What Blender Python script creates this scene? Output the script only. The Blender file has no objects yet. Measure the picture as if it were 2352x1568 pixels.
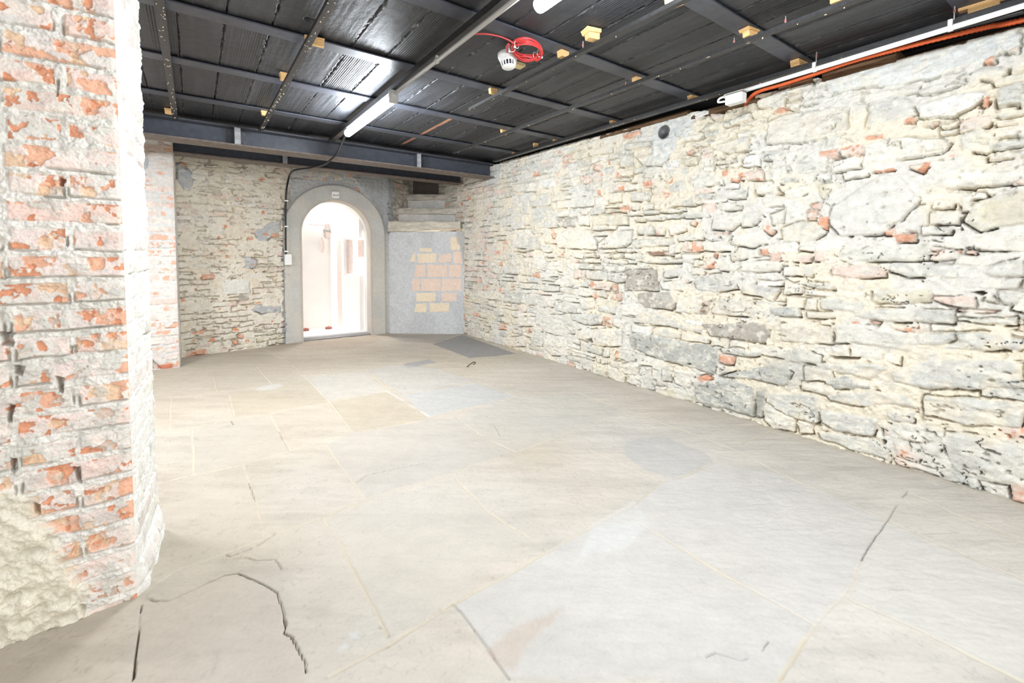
import bpy, bmesh, math, random
import numpy as np
from mathutils import Vector, Matrix

# ------------------------------------------------------------------ camera, world, light
scene = bpy.context.scene
COL = scene.collection
FPX, CX, CY, W, Hh = 1021.33, 1176.0, 636.27, 2352, 1568
CAM_H = 1.15
_a, _b, _c = np.radians([35.551, -3.0362, -0.3542])
_f = np.array([math.sin(_a) * math.cos(_b), math.cos(_a) * math.cos(_b), math.sin(_b)])
_r0 = np.array([math.cos(_a), -math.sin(_a), 0.0]); _d0 = np.cross(_f, _r0)
_r = math.cos(_c) * _r0 + math.sin(_c) * _d0
_d = -math.sin(_c) * _r0 + math.cos(_c) * _d0
CPOS = np.array([0.0, 0.0, CAM_H])
cam_data = bpy.data.cameras.new('camera'); cam = bpy.data.objects.new('camera', cam_data); COL.objects.link(cam)
cam_data.sensor_width = 36; cam_data.lens = FPX * 36 / W
cam_data.shift_y = (CY - Hh / 2) / W
cam_data.clip_start = 0.02; cam_data.clip_end = 100
cam.matrix_world = Matrix(((_r[0], -_d[0], -_f[0], 0), (_r[1], -_d[1], -_f[1], 0), (_r[2], -_d[2], -_f[2], CAM_H), (0, 0, 0, 1)))
scene.camera = cam

scene.view_settings.view_transform = 'Standard'; scene.view_settings.look = 'None'
scene.view_settings.gamma = 1.0; scene.view_settings.use_curve_mapping = False
scene.view_settings.exposure = 0.55
wd = bpy.data.worlds.new('world'); scene.world = wd; wd.use_nodes = True
wd.node_tree.nodes['Background'].inputs[0].default_value = (0.97, 0.985, 1.0, 1)
wd.node_tree.nodes['Background'].inputs[1].default_value = 0.75

def area(name, loc, size, power, col=(1, 1, 1), target=None, sy=None):
    l = bpy.data.lights.new(name, 'AREA'); l.energy = power; l.color = col; l.size = size
    if sy: l.shape = 'RECTANGLE'; l.size_y = sy
    o = bpy.data.objects.new(name, l); COL.objects.link(o); o.location = loc
    if target is not None:
        o.rotation_euler = (Vector(target) - Vector(loc)).to_track_quat('-Z', 'Y').to_euler()
    return o
# the ceiling tubes of the cellar (seen and out of frame), plus added fills behind the pillar and the camera
TC = (0.94, 0.972, 1.0)
area('tube_and_fill_light', (1.105, 3.46, 2.135), 0.05, 22, TC, sy=1.05)
area('tube_and_fill_light', (1.19, 0.95, 2.135), 0.05, 8, TC, sy=1.05)
area('tube_and_fill_light', (1.15, -1.2, 2.135), 0.1, 24, TC, sy=1.2)
area('tube_and_fill_light', (-1.25, 3.7, 2.13), 0.1, 52, (0.98, 0.985, 1.0), sy=1.1)  # unseen fill added behind the pillar to light back wall and floor
area('rear_fill_light', (-0.3, -3.2, 1.5), 2.6, 56, (1.0, 0.99, 0.98), (2.6, 2.6, 1.3), sy=2.0)  # fill added behind the camera for the right wall and pillar front
area('washroom_light', (1.75, 7.1, 2.25), 0.6, 200, (1.0, 0.98, 0.97), (1.75, 6.95, 0))

# ------------------------------------------------------------------ helpers
def lin(r, g=None, b=None):
    if g is None: r, g, b = r
    c = np.array([r, g, b], float) / 255
    return np.where(c <= 0.04045, c / 12.92, ((c + 0.055) / 1.055) ** 2.4)
def ray(x, y): return _r * (x - CX) / FPX + _d * (y - CY) / FPX + _f
def onz(x, y, z):
    v = ray(x, y); return CPOS + v * (z - CAM_H) / v[2]
def onx(x, y, X):
    v = ray(x, y); return CPOS + v * X / v[0]
def ony(x, y, Y):
    v = ray(x, y); return CPOS + v * Y / v[1]

_rng = np.random.RandomState(7); _tab = _rng.rand(256, 256)
def vnoise(u, v, seed=0):
    u = np.asarray(u) + seed * 17.31; v = np.asarray(v) + seed * 9.77
    iu = np.floor(u).astype(int); iv = np.floor(v).astype(int)
    fu = u - iu; fv = v - iv
    fu = fu * fu * (3 - 2 * fu); fv = fv * fv * (3 - 2 * fv)
    a = _tab[iu & 255, iv & 255]; b = _tab[(iu + 1) & 255, iv & 255]
    c = _tab[iu & 255, (iv + 1) & 255]; d = _tab[(iu + 1) & 255, (iv + 1) & 255]
    return (a * (1 - fu) + b * fu) * (1 - fv) + (c * (1 - fu) + d * fu) * fv
def fbm(u, v, sc, seed=0, octs=4, gain=0.5):
    s = 0; amp = 1; tot = 0
    for i in range(octs):
        s = s + amp * vnoise(u * sc * 2 ** i, v * sc * 2 ** i, seed + i * 3); tot += amp; amp *= gain
    return s / tot
def sstep(a, b, x):
    t = np.clip((x - a) / (b - a), 0, 1); return t * t * (3 - 2 * t)

def tag(o, label=None, cat=None, group=None, kind=None):
    if label: o['label'] = label
    if cat: o['category'] = cat
    if group: o['group'] = group
    if kind: o['kind'] = kind
    return o
def empty(name, loc, label, cat, group=None):
    o = bpy.data.objects.new(name, None); COL.objects.link(o); o.location = loc; o.empty_display_size = 0.05
    return tag(o, label, cat, group, 'thing')
def link(name, me, mat, parent=None):
    o = bpy.data.objects.new(name, me); COL.objects.link(o)
    if mat is not None: me.materials.append(mat)
    if parent is not None:
        o.parent = parent
        w = parent.location.copy(); p = parent.parent
        while p is not None: w += p.location; p = p.parent
        o.location = -w          # geometry is written in world coordinates
    return o
def np_mesh(name, V, F, col=None, smooth=True):
    me = bpy.data.meshes.new(name)
    V = np.asarray(V, np.float32); F = np.asarray(F, np.int32)
    me.vertices.add(len(V)); me.vertices.foreach_set('co', V.ravel())
    me.loops.add(F.size); me.loops.foreach_set('vertex_index', F.ravel())
    me.polygons.add(len(F)); me.polygons.foreach_set('loop_start', np.arange(0, F.size, F.shape[1], dtype=np.int32))
    me.polygons.foreach_set('use_smooth', np.full(len(F), smooth))
    me.update(calc_edges=True)
    if col is not None:
        a = me.color_attributes.new('Col', 'FLOAT_COLOR', 'POINT')
        a.data.foreach_set('color', np.concatenate([col, np.ones((len(col), 1))], 1).astype(np.float32).ravel())
    return me
def grid_faces(nu, nv, keep=None, flip=False):
    i = np.arange(nu * nv).reshape(nu, nv)
    q = np.stack([i[:-1, :-1], i[1:, :-1], i[1:, 1:], i[:-1, 1:]], -1)
    if flip: q = q[..., ::-1]
    if keep is not None: q = q[keep]
    return q.reshape(-1, 4)

class MB:
    """collects boxes, tubes and lathes and links them as ONE mesh object"""
    def __init__(s): s.bm = bmesh.new()
    def box(s, lo, hi, bevel=0.0, M=None, jit=0, rnd=None):
        lo = Vector(lo); hi = Vector(hi); c = (lo + hi) / 2; d = hi - lo
        t = bmesh.new(); bmesh.ops.create_cube(t, size=1.0)
        for v in t.verts:
            v.co = Vector((v.co.x * d.x, v.co.y * d.y, v.co.z * d.z)) + c
            if jit: v.co += Vector([(rnd.random() - .5) * 2 * jit for _ in range(3)])
        if bevel > 0: bmesh.ops.bevel(t, geom=t.edges[:], offset=bevel, segments=2, affect='EDGES')
        if M is not None: t.transform(M)
        s._add(t); return s
    def _add(s, t):
        me = bpy.data.meshes.new('t'); t.to_mesh(me); t.free(); s.bm.from_mesh(me); bpy.data.meshes.remove(me)
    def prism(s, pts, axis, a, b, bevel=0):
        """polygon pts in the two other axes, extruded along axis from a to b"""
        t = bmesh.new()
        def P(p, w):
            return {'x': (w, p[0], p[1]), 'y': (p[0], w, p[1]), 'z': (p[0], p[1], w)}[axis]
        v0 = [t.verts.new(P(p, a)) for p in pts]; v1 = [t.verts.new(P(p, b)) for p in pts]
        n = len(pts)
        t.faces.new(v0); t.faces.new(v1[::-1])
        for i in range(n): t.faces.new((v0[i], v1[i], v1[(i + 1) % n], v0[(i + 1) % n]))
        bmesh.ops.recalc_face_normals(t, faces=t.faces[:])
        if bevel: bmesh.ops.bevel(t, geom=t.edges[:], offset=bevel, segments=2, affect='EDGES')
        s._add(t); return s
    def tube(s, pts, r, seg=10, closed=False, caps=True):
        P = [Vector(p) for p in pts]; n = len(P); t = s.bm; rings = []
        up = None
        for i in range(n):
            if closed: d = (P[(i + 1) % n] - P[i - 1]).normalized()
            else: d = (P[min(i + 1, n - 1)] - P[max(i - 1, 0)]).normalized()
            if up is None:
                up = Vector((0, 0, 1)) if abs(d.z) < .9 else Vector((1, 0, 0))
            e1 = (up - d * up.dot(d)).normalized(); e2 = d.cross(e1); up = e1
            rr = r[i] if isinstance(r, (list, tuple)) else r
            rings.append([t.verts.new(P[i] + e1 * rr * math.cos(2 * math.pi * k / seg) + e2 * rr * math.sin(2 * math.pi * k / seg)) for k in range(seg)])
        for i in range(n if closed else n - 1):
            A, B = rings[i], rings[(i + 1) % n]
            for k in range(seg): t.faces.new((A[k], A[(k + 1) % seg], B[(k + 1) % seg], B[k]))
        if caps and not closed: t.faces.new(rings[0][::-1]); t.faces.new(rings[-1])
        return s
    def lathe(s, prof, M, seg=40):
        t = s.bm; rings = []
        for (r, z) in prof:
            rings.append([t.verts.new(M @ Vector((r * math.cos(2 * math.pi * k / seg), r * math.sin(2 * math.pi * k / seg), z))) for k in range(seg)])
        for A, B in zip(rings, rings[1:]):
            for k in range(seg): t.faces.new((A[k], A[(k + 1) % seg], B[(k + 1) % seg], B[k]))
        if prof[0][0] > 1e-4: t.faces.new(rings[0][::-1])
        if prof[-1][0] > 1e-4: t.faces.new(rings[-1])
        return s
    def build(s, name, mat, parent=None, smooth=False):
        me = bpy.data.meshes.new(name)
        bmesh.ops.recalc_face_normals(s.bm, faces=s.bm.faces[:])
        for f in s.bm.faces: f.smooth = smooth
        s.bm.to_mesh(me); s.bm.free()
        return link(name, me, mat, parent)
def spline(pts, n=8):
    P = [Vector(p) for p in pts]; out = []
    for i in range(len(P) - 1):
        p0 = P[max(i - 1, 0)]; p1 = P[i]; p2 = P[i + 1]; p3 = P[min(i + 2, len(P) - 1)]
        for k in range(n):
            t = k / n
            out.append(0.5 * ((2 * p1) + (p2 - p0) * t + (2 * p0 - 5 * p1 + 4 * p2 - p3) * t * t + (3 * p1 - p0 - 3 * p2 + p3) * t ** 3))
    out.append(P[-1]); return out

# ------------------------------------------------------------------ materials
def new_mat(name):
    m = bpy.data.materials.new(name); m.use_nodes = True
    return m, m.node_tree.nodes, m.node_tree.links, m.node_tree.nodes['Principled BSDF']
def masonry_mat(name, nscale=220, amp=0.16, bump=0.8, rough=0.9, dist=0.0035, big=30):
    m, N, L, b = new_mat(name)
    at = N.new('ShaderNodeAttribute'); at.attribute_name = 'Col'
    tc = N.new('ShaderNodeTexCoord')
    n1 = N.new('ShaderNodeTexNoise'); n1.inputs['Scale'].default_value = nscale; n1.inputs['Detail'].default_value = 5
    n2 = N.new('ShaderNodeTexNoise'); n2.inputs['Scale'].default_value = big; n2.inputs['Detail'].default_value = 6
    L.new(tc.outputs['Object'], n1.inputs['Vector']); L.new(tc.outputs['Object'], n2.inputs['Vector'])
    ad = N.new('ShaderNodeMath'); ad.operation = 'ADD'; L.new(n1.outputs['Fac'], ad.inputs[0]); L.new(n2.outputs['Fac'], ad.inputs[1])
    mr = N.new('ShaderNodeMapRange'); mr.inputs['From Min'].default_value = 0.6; mr.inputs['From Max'].default_value = 1.4
    mr.inputs['To Min'].default_value = 1 - amp; mr.inputs['To Max'].default_value = 1 + amp; L.new(ad.outputs[0], mr.inputs['Value'])
    mx = N.new('ShaderNodeVectorMath'); mx.operation = 'SCALE'
    L.new(at.outputs['Color'], mx.inputs[0]); L.new(mr.outputs['Result'], mx.inputs['Scale'])
    L.new(mx.outputs['Vector'], b.inputs['Base Color'])
    bp = N.new('ShaderNodeBump'); bp.inputs['Strength'].default_value = bump; bp.inputs['Distance'].default_value = dist
    L.new(ad.outputs[0], bp.inputs['Height']); L.new(bp.outputs['Normal'], b.inputs['Normal'])
    b.inputs['Roughness'].default_value = rough; b.inputs['Specular IOR Level'].default_value = 0.25
    return m
def plain(name, rgb, rough=0.5, metal=0.0, spec=0.5, nscale=40, amp=0.1, bump=0.1, linear=False, emit=None, estr=1, stretch=None):
    m, N, L, b = new_mat(name)
    c = rgb if linear else lin(rgb)
    tc = N.new('ShaderNodeTexCoord'); n = N.new('ShaderNodeTexNoise'); n.inputs['Scale'].default_value = nscale; n.inputs['Detail'].default_value = 5
    if stretch:
        mp = N.new('ShaderNodeMapping'); mp.inputs['Scale'].default_value = stretch
        L.new(tc.outputs['Object'], mp.inputs['Vector']); L.new(mp.outputs['Vector'], n.inputs['Vector'])
    else: L.new(tc.outputs['Object'], n.inputs['Vector'])
    mr = N.new('ShaderNodeMapRange'); mr.inputs['From Min'].default_value = 0.3; mr.inputs['From Max'].default_value = 0.7
    mr.inputs['To Min'].default_value = 1 - amp; mr.inputs['To Max'].default_value = 1 + amp; L.new(n.outputs['Fac'], mr.inputs['Value'])
    mx = N.new('ShaderNodeVectorMath'); mx.operation = 'SCALE'; mx.inputs[0].default_value = tuple(c)
    L.new(mr.outputs['Result'], mx.inputs['Scale']); L.new(mx.outputs['Vector'], b.inputs['Base Color'])
    b.inputs['Roughness'].default_value = rough; b.inputs['Metallic'].default_value = metal; b.inputs['Specular IOR Level'].default_value = spec
    if bump:
        bp = N.new('ShaderNodeBump'); bp.inputs['Strength'].default_value = bump; bp.inputs['Distance'].default_value = 0.002
        L.new(n.outputs['Fac'], bp.inputs['Height']); L.new(bp.outputs['Normal'], b.inputs['Normal'])
    if emit is not None:
        b.inputs['Emission Color'].default_value = (*emit, 1); b.inputs['Emission Strength'].default_value = estr
    return m
M_MASON = masonry_mat('rubble_masonry')
M_BRICK = masonry_mat('old_brick', 160, 0.14, 0.6)
M_FLOOR = masonry_mat('flagstone', 90, 0.07, 0.22, 0.75, 0.0015, 9)
M_CEIL = masonry_mat('black_clay_panel', 120, 0.25, 0.5, 0.48, 0.002)
M_CEIL.node_tree.nodes['Principled BSDF'].inputs['Specular IOR Level'].default_value = 0.5
M_STEEL = plain('black_painted_steel', (68, 71, 80), 0.42, 0.0, 0.5, 25, 0.2, 0.08)
M_FLANGE = plain('grimy_steel', (112, 101, 94), 0.6, 0.0, 0.4, 25, 0.25, 0.1)
M_WELD = plain('primed_steel', (150, 150, 152), 0.5, 0.0, 0.5, 30, 0.3, 0.1)
M_STRIP = plain('dark_metal_strip', (48, 47, 47), 0.4, 0.2, 0.5, 60, 0.35, 0.2)
M_SPECK = plain('pale_flake', (205, 190, 165), 0.7)
M_WOOD = plain('pale_pine', (216, 176, 120), 0.6, 0, 0.4, 30, 0.18, 0.15, stretch=(1, 8, 8))
M_OLDWOOD = plain('old_timber', (96, 74, 54), 0.85, 0, 0.2, 12, 0.45, 0.8, stretch=(8, 1, 8))
M_WHITE = plain('white_plastic', (236, 236, 234), 0.35, 0, 0.5, 10, 0.02, 0)
M_GREY = plain('grey_plastic', (176, 174, 170), 0.4, 0, 0.5, 10, 0.04, 0)
M_PVC = plain('grey_pvc', (120, 120, 120), 0.5)
M_BLACK = plain('black_plastic', (30, 30, 31), 0.45)
M_RED = plain('red_cable', (196, 58, 58), 0.4)
M_REDMARK = plain('red_print', (150, 40, 35), 0.5)
M_ORANGE = plain('orange_conduit', (214, 96, 48), 0.5)
M_PINK = plain('pink_plug', (190, 120, 118), 0.5)
M_PAINT = plain('white_paint', (240, 236, 232), 0.7, 0, 0.3, 6, 0.02, 0.05)
M_PINKPAINT = plain('pale_pink_paint', (222, 205, 198), 0.6)
M_BROWN = plain('red_brown_bits', (150, 92, 80), 0.8)
M_STONE = masonry_mat('dressed_stone', 150, 0.12, 0.35, 0.85)
M_TUBE = plain('lit_tube', (255, 255, 255), 0.4, emit=(0.86, 0.93, 1.0), estr=100, bump=0, amp=0)
M_DARK = plain('dark_chamber', (40, 42, 52), 0.5)

# ------------------------------------------------------------------ relief surfaces
class Surf:
    def __init__(s, O, U, V, N, us, vs, top=None):
        s.O, s.U, s.V, s.N = [np.asarray(a, float) for a in (O, U, V, N)]
        s.u, s.v = np.meshgrid(us, vs, indexing='ij')
        if top is not None: s.v = s.v * top(us)[:, None]
        s.us = us; s.sh = s.u.shape
        s.h = np.zeros(s.sh); s.col = np.zeros(s.sh + (3,)); s.keep = None
        s.D = np.full(s.sh, -1.0); s.ID = np.full(s.sh, -1); s.LW = np.zeros(s.sh); s.st = []
    def pix(s, x, y):
        v = ray(x, y); t = ((s.O - CPOS) @ s.N) / (v @ s.N); P = CPOS + v * t - s.O
        return np.array([P @ s.U, P @ s.V])
    def poly(s, pts): return np.array([s.pix(*p) for p in pts])
    def win(s, P, pad):
        lo = P.min(0) - pad; hi = P.max(0) + pad
        i0 = np.searchsorted(s.us, lo[0]); i1 = np.searchsorted(s.us, hi[0])
        if i1 <= i0: return None
        vr = s.v[i0:i1]; m = np.where(((vr >= lo[1]) & (vr <= hi[1])).any(0))[0]
        if len(m) == 0: return None
        return slice(i0, i1), slice(m[0], m[-1] + 1)
    def sd(s, P, w, warp=0.006, wsc=14, seed=0):
        u = s.u[w]; v = s.v[w]
        if warp:
            du = (fbm(u, v, wsc, seed + 1, 3) - .5) * 2 * warp; dv = (fbm(u, v, wsc, seed + 5, 3) - .5) * 2 * warp
            u = u + du; v = v + dv
        best = np.full(u.shape, 9.0); ins = np.zeros(u.shape, bool); n = len(P)
        for i in range(n):
            a = P[i]; b = P[(i + 1) % n]; e = b - a
            t = np.clip(((u - a[0]) * e[0] + (v - a[1]) * e[1]) / (e @ e + 1e-12), 0, 1)
            best = np.minimum(best, np.hypot(u - a[0] - t * e[0], v - a[1] - t * e[1]))
            if e[1] != 0:
                c = ((a[1] > v) != (b[1] > v)) & (u < e[0] * (v - a[1]) / e[1] + a[0]); ins ^= c
        return np.where(ins, best, -best)
    def line(s, pts, warp=0.004, wsc=10, pad=0.05, seed=2):
        P = np.array(pts); w = s.win(P, pad)
        if w is None: return None, None
        u = s.u[w]; v = s.v[w]
        u = u + (fbm(u, v, wsc, seed, 3) - .5) * 2 * warp; v = v + (fbm(u, v, wsc, seed + 4, 3) - .5) * 2 * warp
        best = np.full(u.shape, 9.0)
        for a, b in zip(P, P[1:]):
            e = b - a; t = np.clip(((u - a[0]) * e[0] + (v - a[1]) * e[1]) / (e @ e + 1e-12), 0, 1)
            best = np.minimum(best, np.hypot(u - a[0] - t * e[0], v - a[1] - t * e[1]))
        return w, best
    def stone(s, P, col, prot=0.012, r=0.02, smear=0.3, rough=0.004, only_free=False, warp=0.010, var=0.08, ccol=None, seed=None):
        w = s.win(P, 0.03)
        if w is None: return
        k = len(s.st); d = s.sd(P, w, warp, 14, k % 40 if seed is None else seed)
        if only_free:
            ins = d > 0
            if not ins.any() or (ins & (s.D[w] > -0.004)).sum() > 0.3 * ins.sum(): return
        c = P.mean(0); hh = (P[:, 1].max() - P[:, 1].min()) / 2 + 1e-4
        better = d > s.D[w]
        D = s.D[w]; D[better] = d[better]
        idv = s.ID[w]; idv[better] = k
        lw = s.LW[w]; lw[better] = np.clip((c[1] - s.v[w]) / hh, -1, 1)[better]
        s.st.append((col, prot, r, smear, rough, var))
    def compose(s, mcol, mcol2=None, mort=0.004, crev=0.03, crev_thr=0.55, crev_w=0.006, seed=0, mort_rough=0.006, crev_all=0.35, mottle=.55, cracks=0.0, pits=0.0):
        u, v = s.u, s.v
        A = np.array([[*c, p, r, sm, ro, va] for (c, p, r, sm, ro, va) in s.st]) if s.st else np.zeros((1, 8))
        k = np.clip(s.ID, 0, None); ins = s.D > 0
        n1 = fbm(u, v, 9, seed + 1, 5); n2 = fbm(u, v, 45, seed + 2, 4); n3 = fbm(u, v, 3.5, seed + 3, 4); n4 = fbm(u * 0.6, v * 1.6, 22, seed + 9, 4)
        n5 = fbm(u, v, 95, seed + 31, 3); rd = np.abs(fbm(u * .7, v * 1.5, 13, seed + 33, 4) - .5) * 2
        hm = mort + (n2 - .5) * 2.6 * mort_rough + (n1 - .5) * 2 * mort_rough + (n5 - .5) * .9 * mort_rough
        prof = np.clip(s.D / A[k, 4], 0, 1); prof = 1 - (1 - prof) ** 2
        hs = A[k, 3] * prof + (n4 - .5) * 2 * A[k, 6] + (n1 - .5) * 1.5 * A[k, 6] + (rd - .2) * 2.6 * A[k, 6] + (n5 - .5) * .8 * A[k, 6]
        mc = np.asarray(mcol)[None, None] * (0.88 + 0.24 * n2)[..., None]
        if mcol2 is not None:
            f = sstep(.45, .62, n3)[..., None]; mc = mc * (1 - f) + np.asarray(mcol2) * (0.88 + 0.24 * n2)[..., None] * f
        sc = A[k][..., :3] * (1 + (n4 - .5) * 2 * A[k, 7] * 1.6 + (n1 - .5) * 2 * A[k, 7])[..., None]
        mt = sstep(.5, .62, fbm(u * .7, v * 1.3, 19, seed + 41, 5))[..., None] * mottle; sc = sc * (1 - mt) + lin(211, 208, 198) * .86 * mt
        mt = sstep(.56, .66, fbm(u, v * 1.2, 26, seed + 43, 5))[..., None] * mottle; sc = sc * (1 - mt) + lin(240, 234, 218) * .86 * mt
        dk = (sstep(.66, .74, fbm(u, v, 60, seed + 47, 4)) * .35 * mottle)[..., None]; sc = sc * (1 - dk)
        sm = sstep(1 - A[k, 5] - .12, 1 - A[k, 5] + .12, fbm(u, v, 12, seed + 12, 5) * 0.9 + .05 + 0.25 * (1 - prof))
        hs = hs * (1 - 0.25 * sm)
        sc = sc * (1 - sm[..., None] * .8) + mc * sm[..., None] * .8
        ins_f = sstep(-0.0015, 0.0025, s.D)
        s.h = hm * (1 - ins_f) + np.maximum(hs, hm - .004) * ins_f
        s.col = mc * (1 - ins_f[..., None]) + sc * ins_f[..., None]
        if crev:
            gate = sstep(crev_thr, crev_thr + .06, fbm(u, v, 7, seed + 20, 3)) * sstep(-.15, .45, s.LW) + \
                   sstep(crev_thr + .1, crev_thr + .15, fbm(u, v, 8, seed + 24, 3)) * crev_all
            band = np.clip(1 - np.abs(s.D + 0.002) / crev_w, 0, 1) * (s.D > -0.5)
            s.h -= crev * np.clip(gate, 0, 1) * sstep(0, .6, band)
        if pits:
            s.h -= pits * sstep(.70, .78, fbm(u * .8, v * 1.2, 34, seed + 61, 3)) * sstep(.42, .6, fbm(u, v, 4, seed + 63, 3))
        if cracks:
            cn = np.abs(fbm(u * .55, v * 1.3, 8, seed + 51, 5) - .5); s.h -= cracks * sstep(.007, .002, cn) * sstep(.5, .6, fbm(u, v, 5, seed + 53, 3))
    def cavity(s, P, depth=0.06, warp=0.005):
        w = s.win(P, 0.02)
        if w is None: return
        d = s.sd(P, w, warp); s.h[w] -= depth * sstep(0, 0.006, d)
    def patch(s, P, col, mix=1.0, soft=0.02, warp=0.01, h=None, wsc=14):
        w = s.win(P, soft * 2)
        if w is None: return
        d = s.sd(P, w, warp, wsc); f = sstep(-soft, soft, d) * mix
        s.col[w] = s.col[w] * (1 - f[..., None]) + np.asarray(col) * f[..., None] * (0.93 + .14 * fbm(s.u[w], s.v[w], 30, 4, 4))[..., None]
        if h is not None: s.h[w] = s.h[w] * (1 - f) + (h + (fbm(s.u[w], s.v[w], 25, 6, 4) - .5) * 0.006) * f
    def build(s, name, mat, cap=None, parent=None):
        P = s.O + s.u[..., None] * s.U + s.v[..., None] * s.V + s.h[..., None] * s.N
        V = P.reshape(-1, 3); C = s.col.reshape(-1, 3); nu, nv = s.sh
        F = grid_faces(nu, nv, s.keep)
        a = np.cross(s.U, s.V) @ s.N
        if a < 0: F = F[:, ::-1]
        if cap:                    # top edge folded back by cap metres, so the wall has thickness
            tp = P[:, -1] - s.N * cap; n0 = len(V); V = np.concatenate([V, tp]); C = np.concatenate([C, s.col[:, -1]])
            i = np.arange(nu) * nv + nv - 1; j = n0 + np.arange(nu)
            q = np.stack([i[:-1], i[1:], j[1:], j[:-1]], -1)
            if a < 0: q = q[:, ::-1]
            F = np.concatenate([F, q])
        return link(name, np_mesh(name, V, F, np.clip(C, 0.003, 0.9)), mat, parent)
def steps(*segs):
    out = []
    for a, b, d in segs:
        n = max(2, int(round((b - a) / d))); out.append(np.linspace(a, b, n, endpoint=False))
    out.append(np.array([segs[-1][1]])); return np.concatenate(out)

K = 0.83
PAL = {'c': (239, 233, 219), 'g': (218, 215, 203), 'b': (214, 212, 203), 'd': (184, 176, 164), 'w': (241, 238, 230), 'o': (231, 178, 150),
       'p': (236, 214, 199), 'y': (224, 217, 194), 'e': (190, 190, 182), 'm': (160, 128, 108), 'G': (224, 225, 220), 't': (224, 216, 200)}
PALL = {k: lin(v) * K for k, v in PAL.items()}
MORT = lin(237, 227, 206) * K; MORT2 = lin(228, 224, 214) * K

def rubble_rows(s, u0, u1, v0, v1, rnd, hmin=.045, hmax=.12, wmin=.06, wmax=.3, pal='cccggbbcwyt', orange=.07, pink=.1, **kw):
    v = v0
    while v < v1:
        hgt = rnd.uniform(hmin, hmax); u = u0 - rnd.uniform(0, .2)
        while u < u1:
            wd_ = rnd.uniform(wmin, wmax) * (0.6 + hgt / hmax * .6); x = rnd.random()
            split = rnd.random() < .25 and hgt > .07
            for (a, b) in ([(0, .5), (.5, 1)] if split else [(0, 1)]):
                g = .006
                j = lambda q: rnd.uniform(-q, q)
                lo = v + a * hgt + g; hi = v + b * hgt - g; jv = (hi - lo) * .16
                P = np.array([(u + g + j(.01), lo + j(jv)), (u + wd_ * .5, lo + j(jv)), (u + wd_ - g + j(.01), lo + j(jv)),
                              (u + wd_ - g + j(.012), hi + j(jv)), (u + wd_ * .45, hi + j(jv)), (u + g + j(.012), hi + j(jv))])
                q = rnd.random(); c = 'o' if q < orange else 'p' if q < orange + pink else rnd.choice(pal)
                cc = PALL[c] * rnd.uniform(.94, 1.05)
                if c == 'o' and wd_ > .1: P[:, 0] = u + (P[:, 0] - u) * rnd.uniform(.25, .6)
                s.stone(P, cc, prot=rnd.uniform(.003, .016), r=rnd.uniform(.008, .022), smear=rnd.uniform(.3, .6) if c != 'o' else .3, rough=rnd.uniform(.002, .006), only_free=True, **kw)
            u += wd_
        v += hgt
def brick_rows(s, u0, u1, v0, v1, rnd, ch=.0795, bh=.058, bl=.25, hl=.12, off=0, cols=None, smear=.3, miss=.0, voff=0.0, right=None, prot=.007, warp=.004):
    k = 0; v = v0 + voff
    while v < v1:
        x = right if right is not None else u1
        first = True
        while x > u0:
            if k % 2 == 0: wdt = bl
            else: wdt = hl if (first or rnd.random() < .25) else bl
            g = .008
            j = lambda q: rnd.uniform(-q, q)
            a = x - wdt + g + j(.004); b = x - g + j(.004)
            if first and right is not None: b = x + .01
            lo = v + (ch - bh) / 2; hi = lo + bh
            P = np.array([(a, lo + j(.004)), ((a + b) / 2, lo + j(.004)), (b, lo + j(.004)), (b, hi + j(.004)), ((a + b) / 2, hi + j(.004)), (a, hi + j(.004))])
            if rnd.random() > miss: s.stone(P, cols[rnd.randrange(len(cols))] * rnd.uniform(.95, 1.05), prot=prot * rnd.uniform(.6, 1.3), r=.006, smear=smear * rnd.uniform(.6, 1.4), rough=.0025 if warp < .006 else .004, warp=warp, only_free=True)
            x -= wdt; first = False
        v += ch; k += 1
def chips(s, col, thr=.63, sc=16, depth=.004, seed=50, ratio=1.42):
    m = sstep(thr, thr + .02, fbm(s.u, s.v, sc, seed, 4)) * (s.D > .001)
    cc = np.array([st[0] for st in s.st])[np.clip(s.ID, 0, None)]; m = m * (cc[..., 0] / cc[..., 2] > ratio)
    s.col = s.col * (1 - m[..., None]) + np.asarray(col) * (0.85 + .3 * fbm(s.u, s.v, 40, 9, 3))[..., None] * m[..., None]
    s.h -= depth * m
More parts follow.
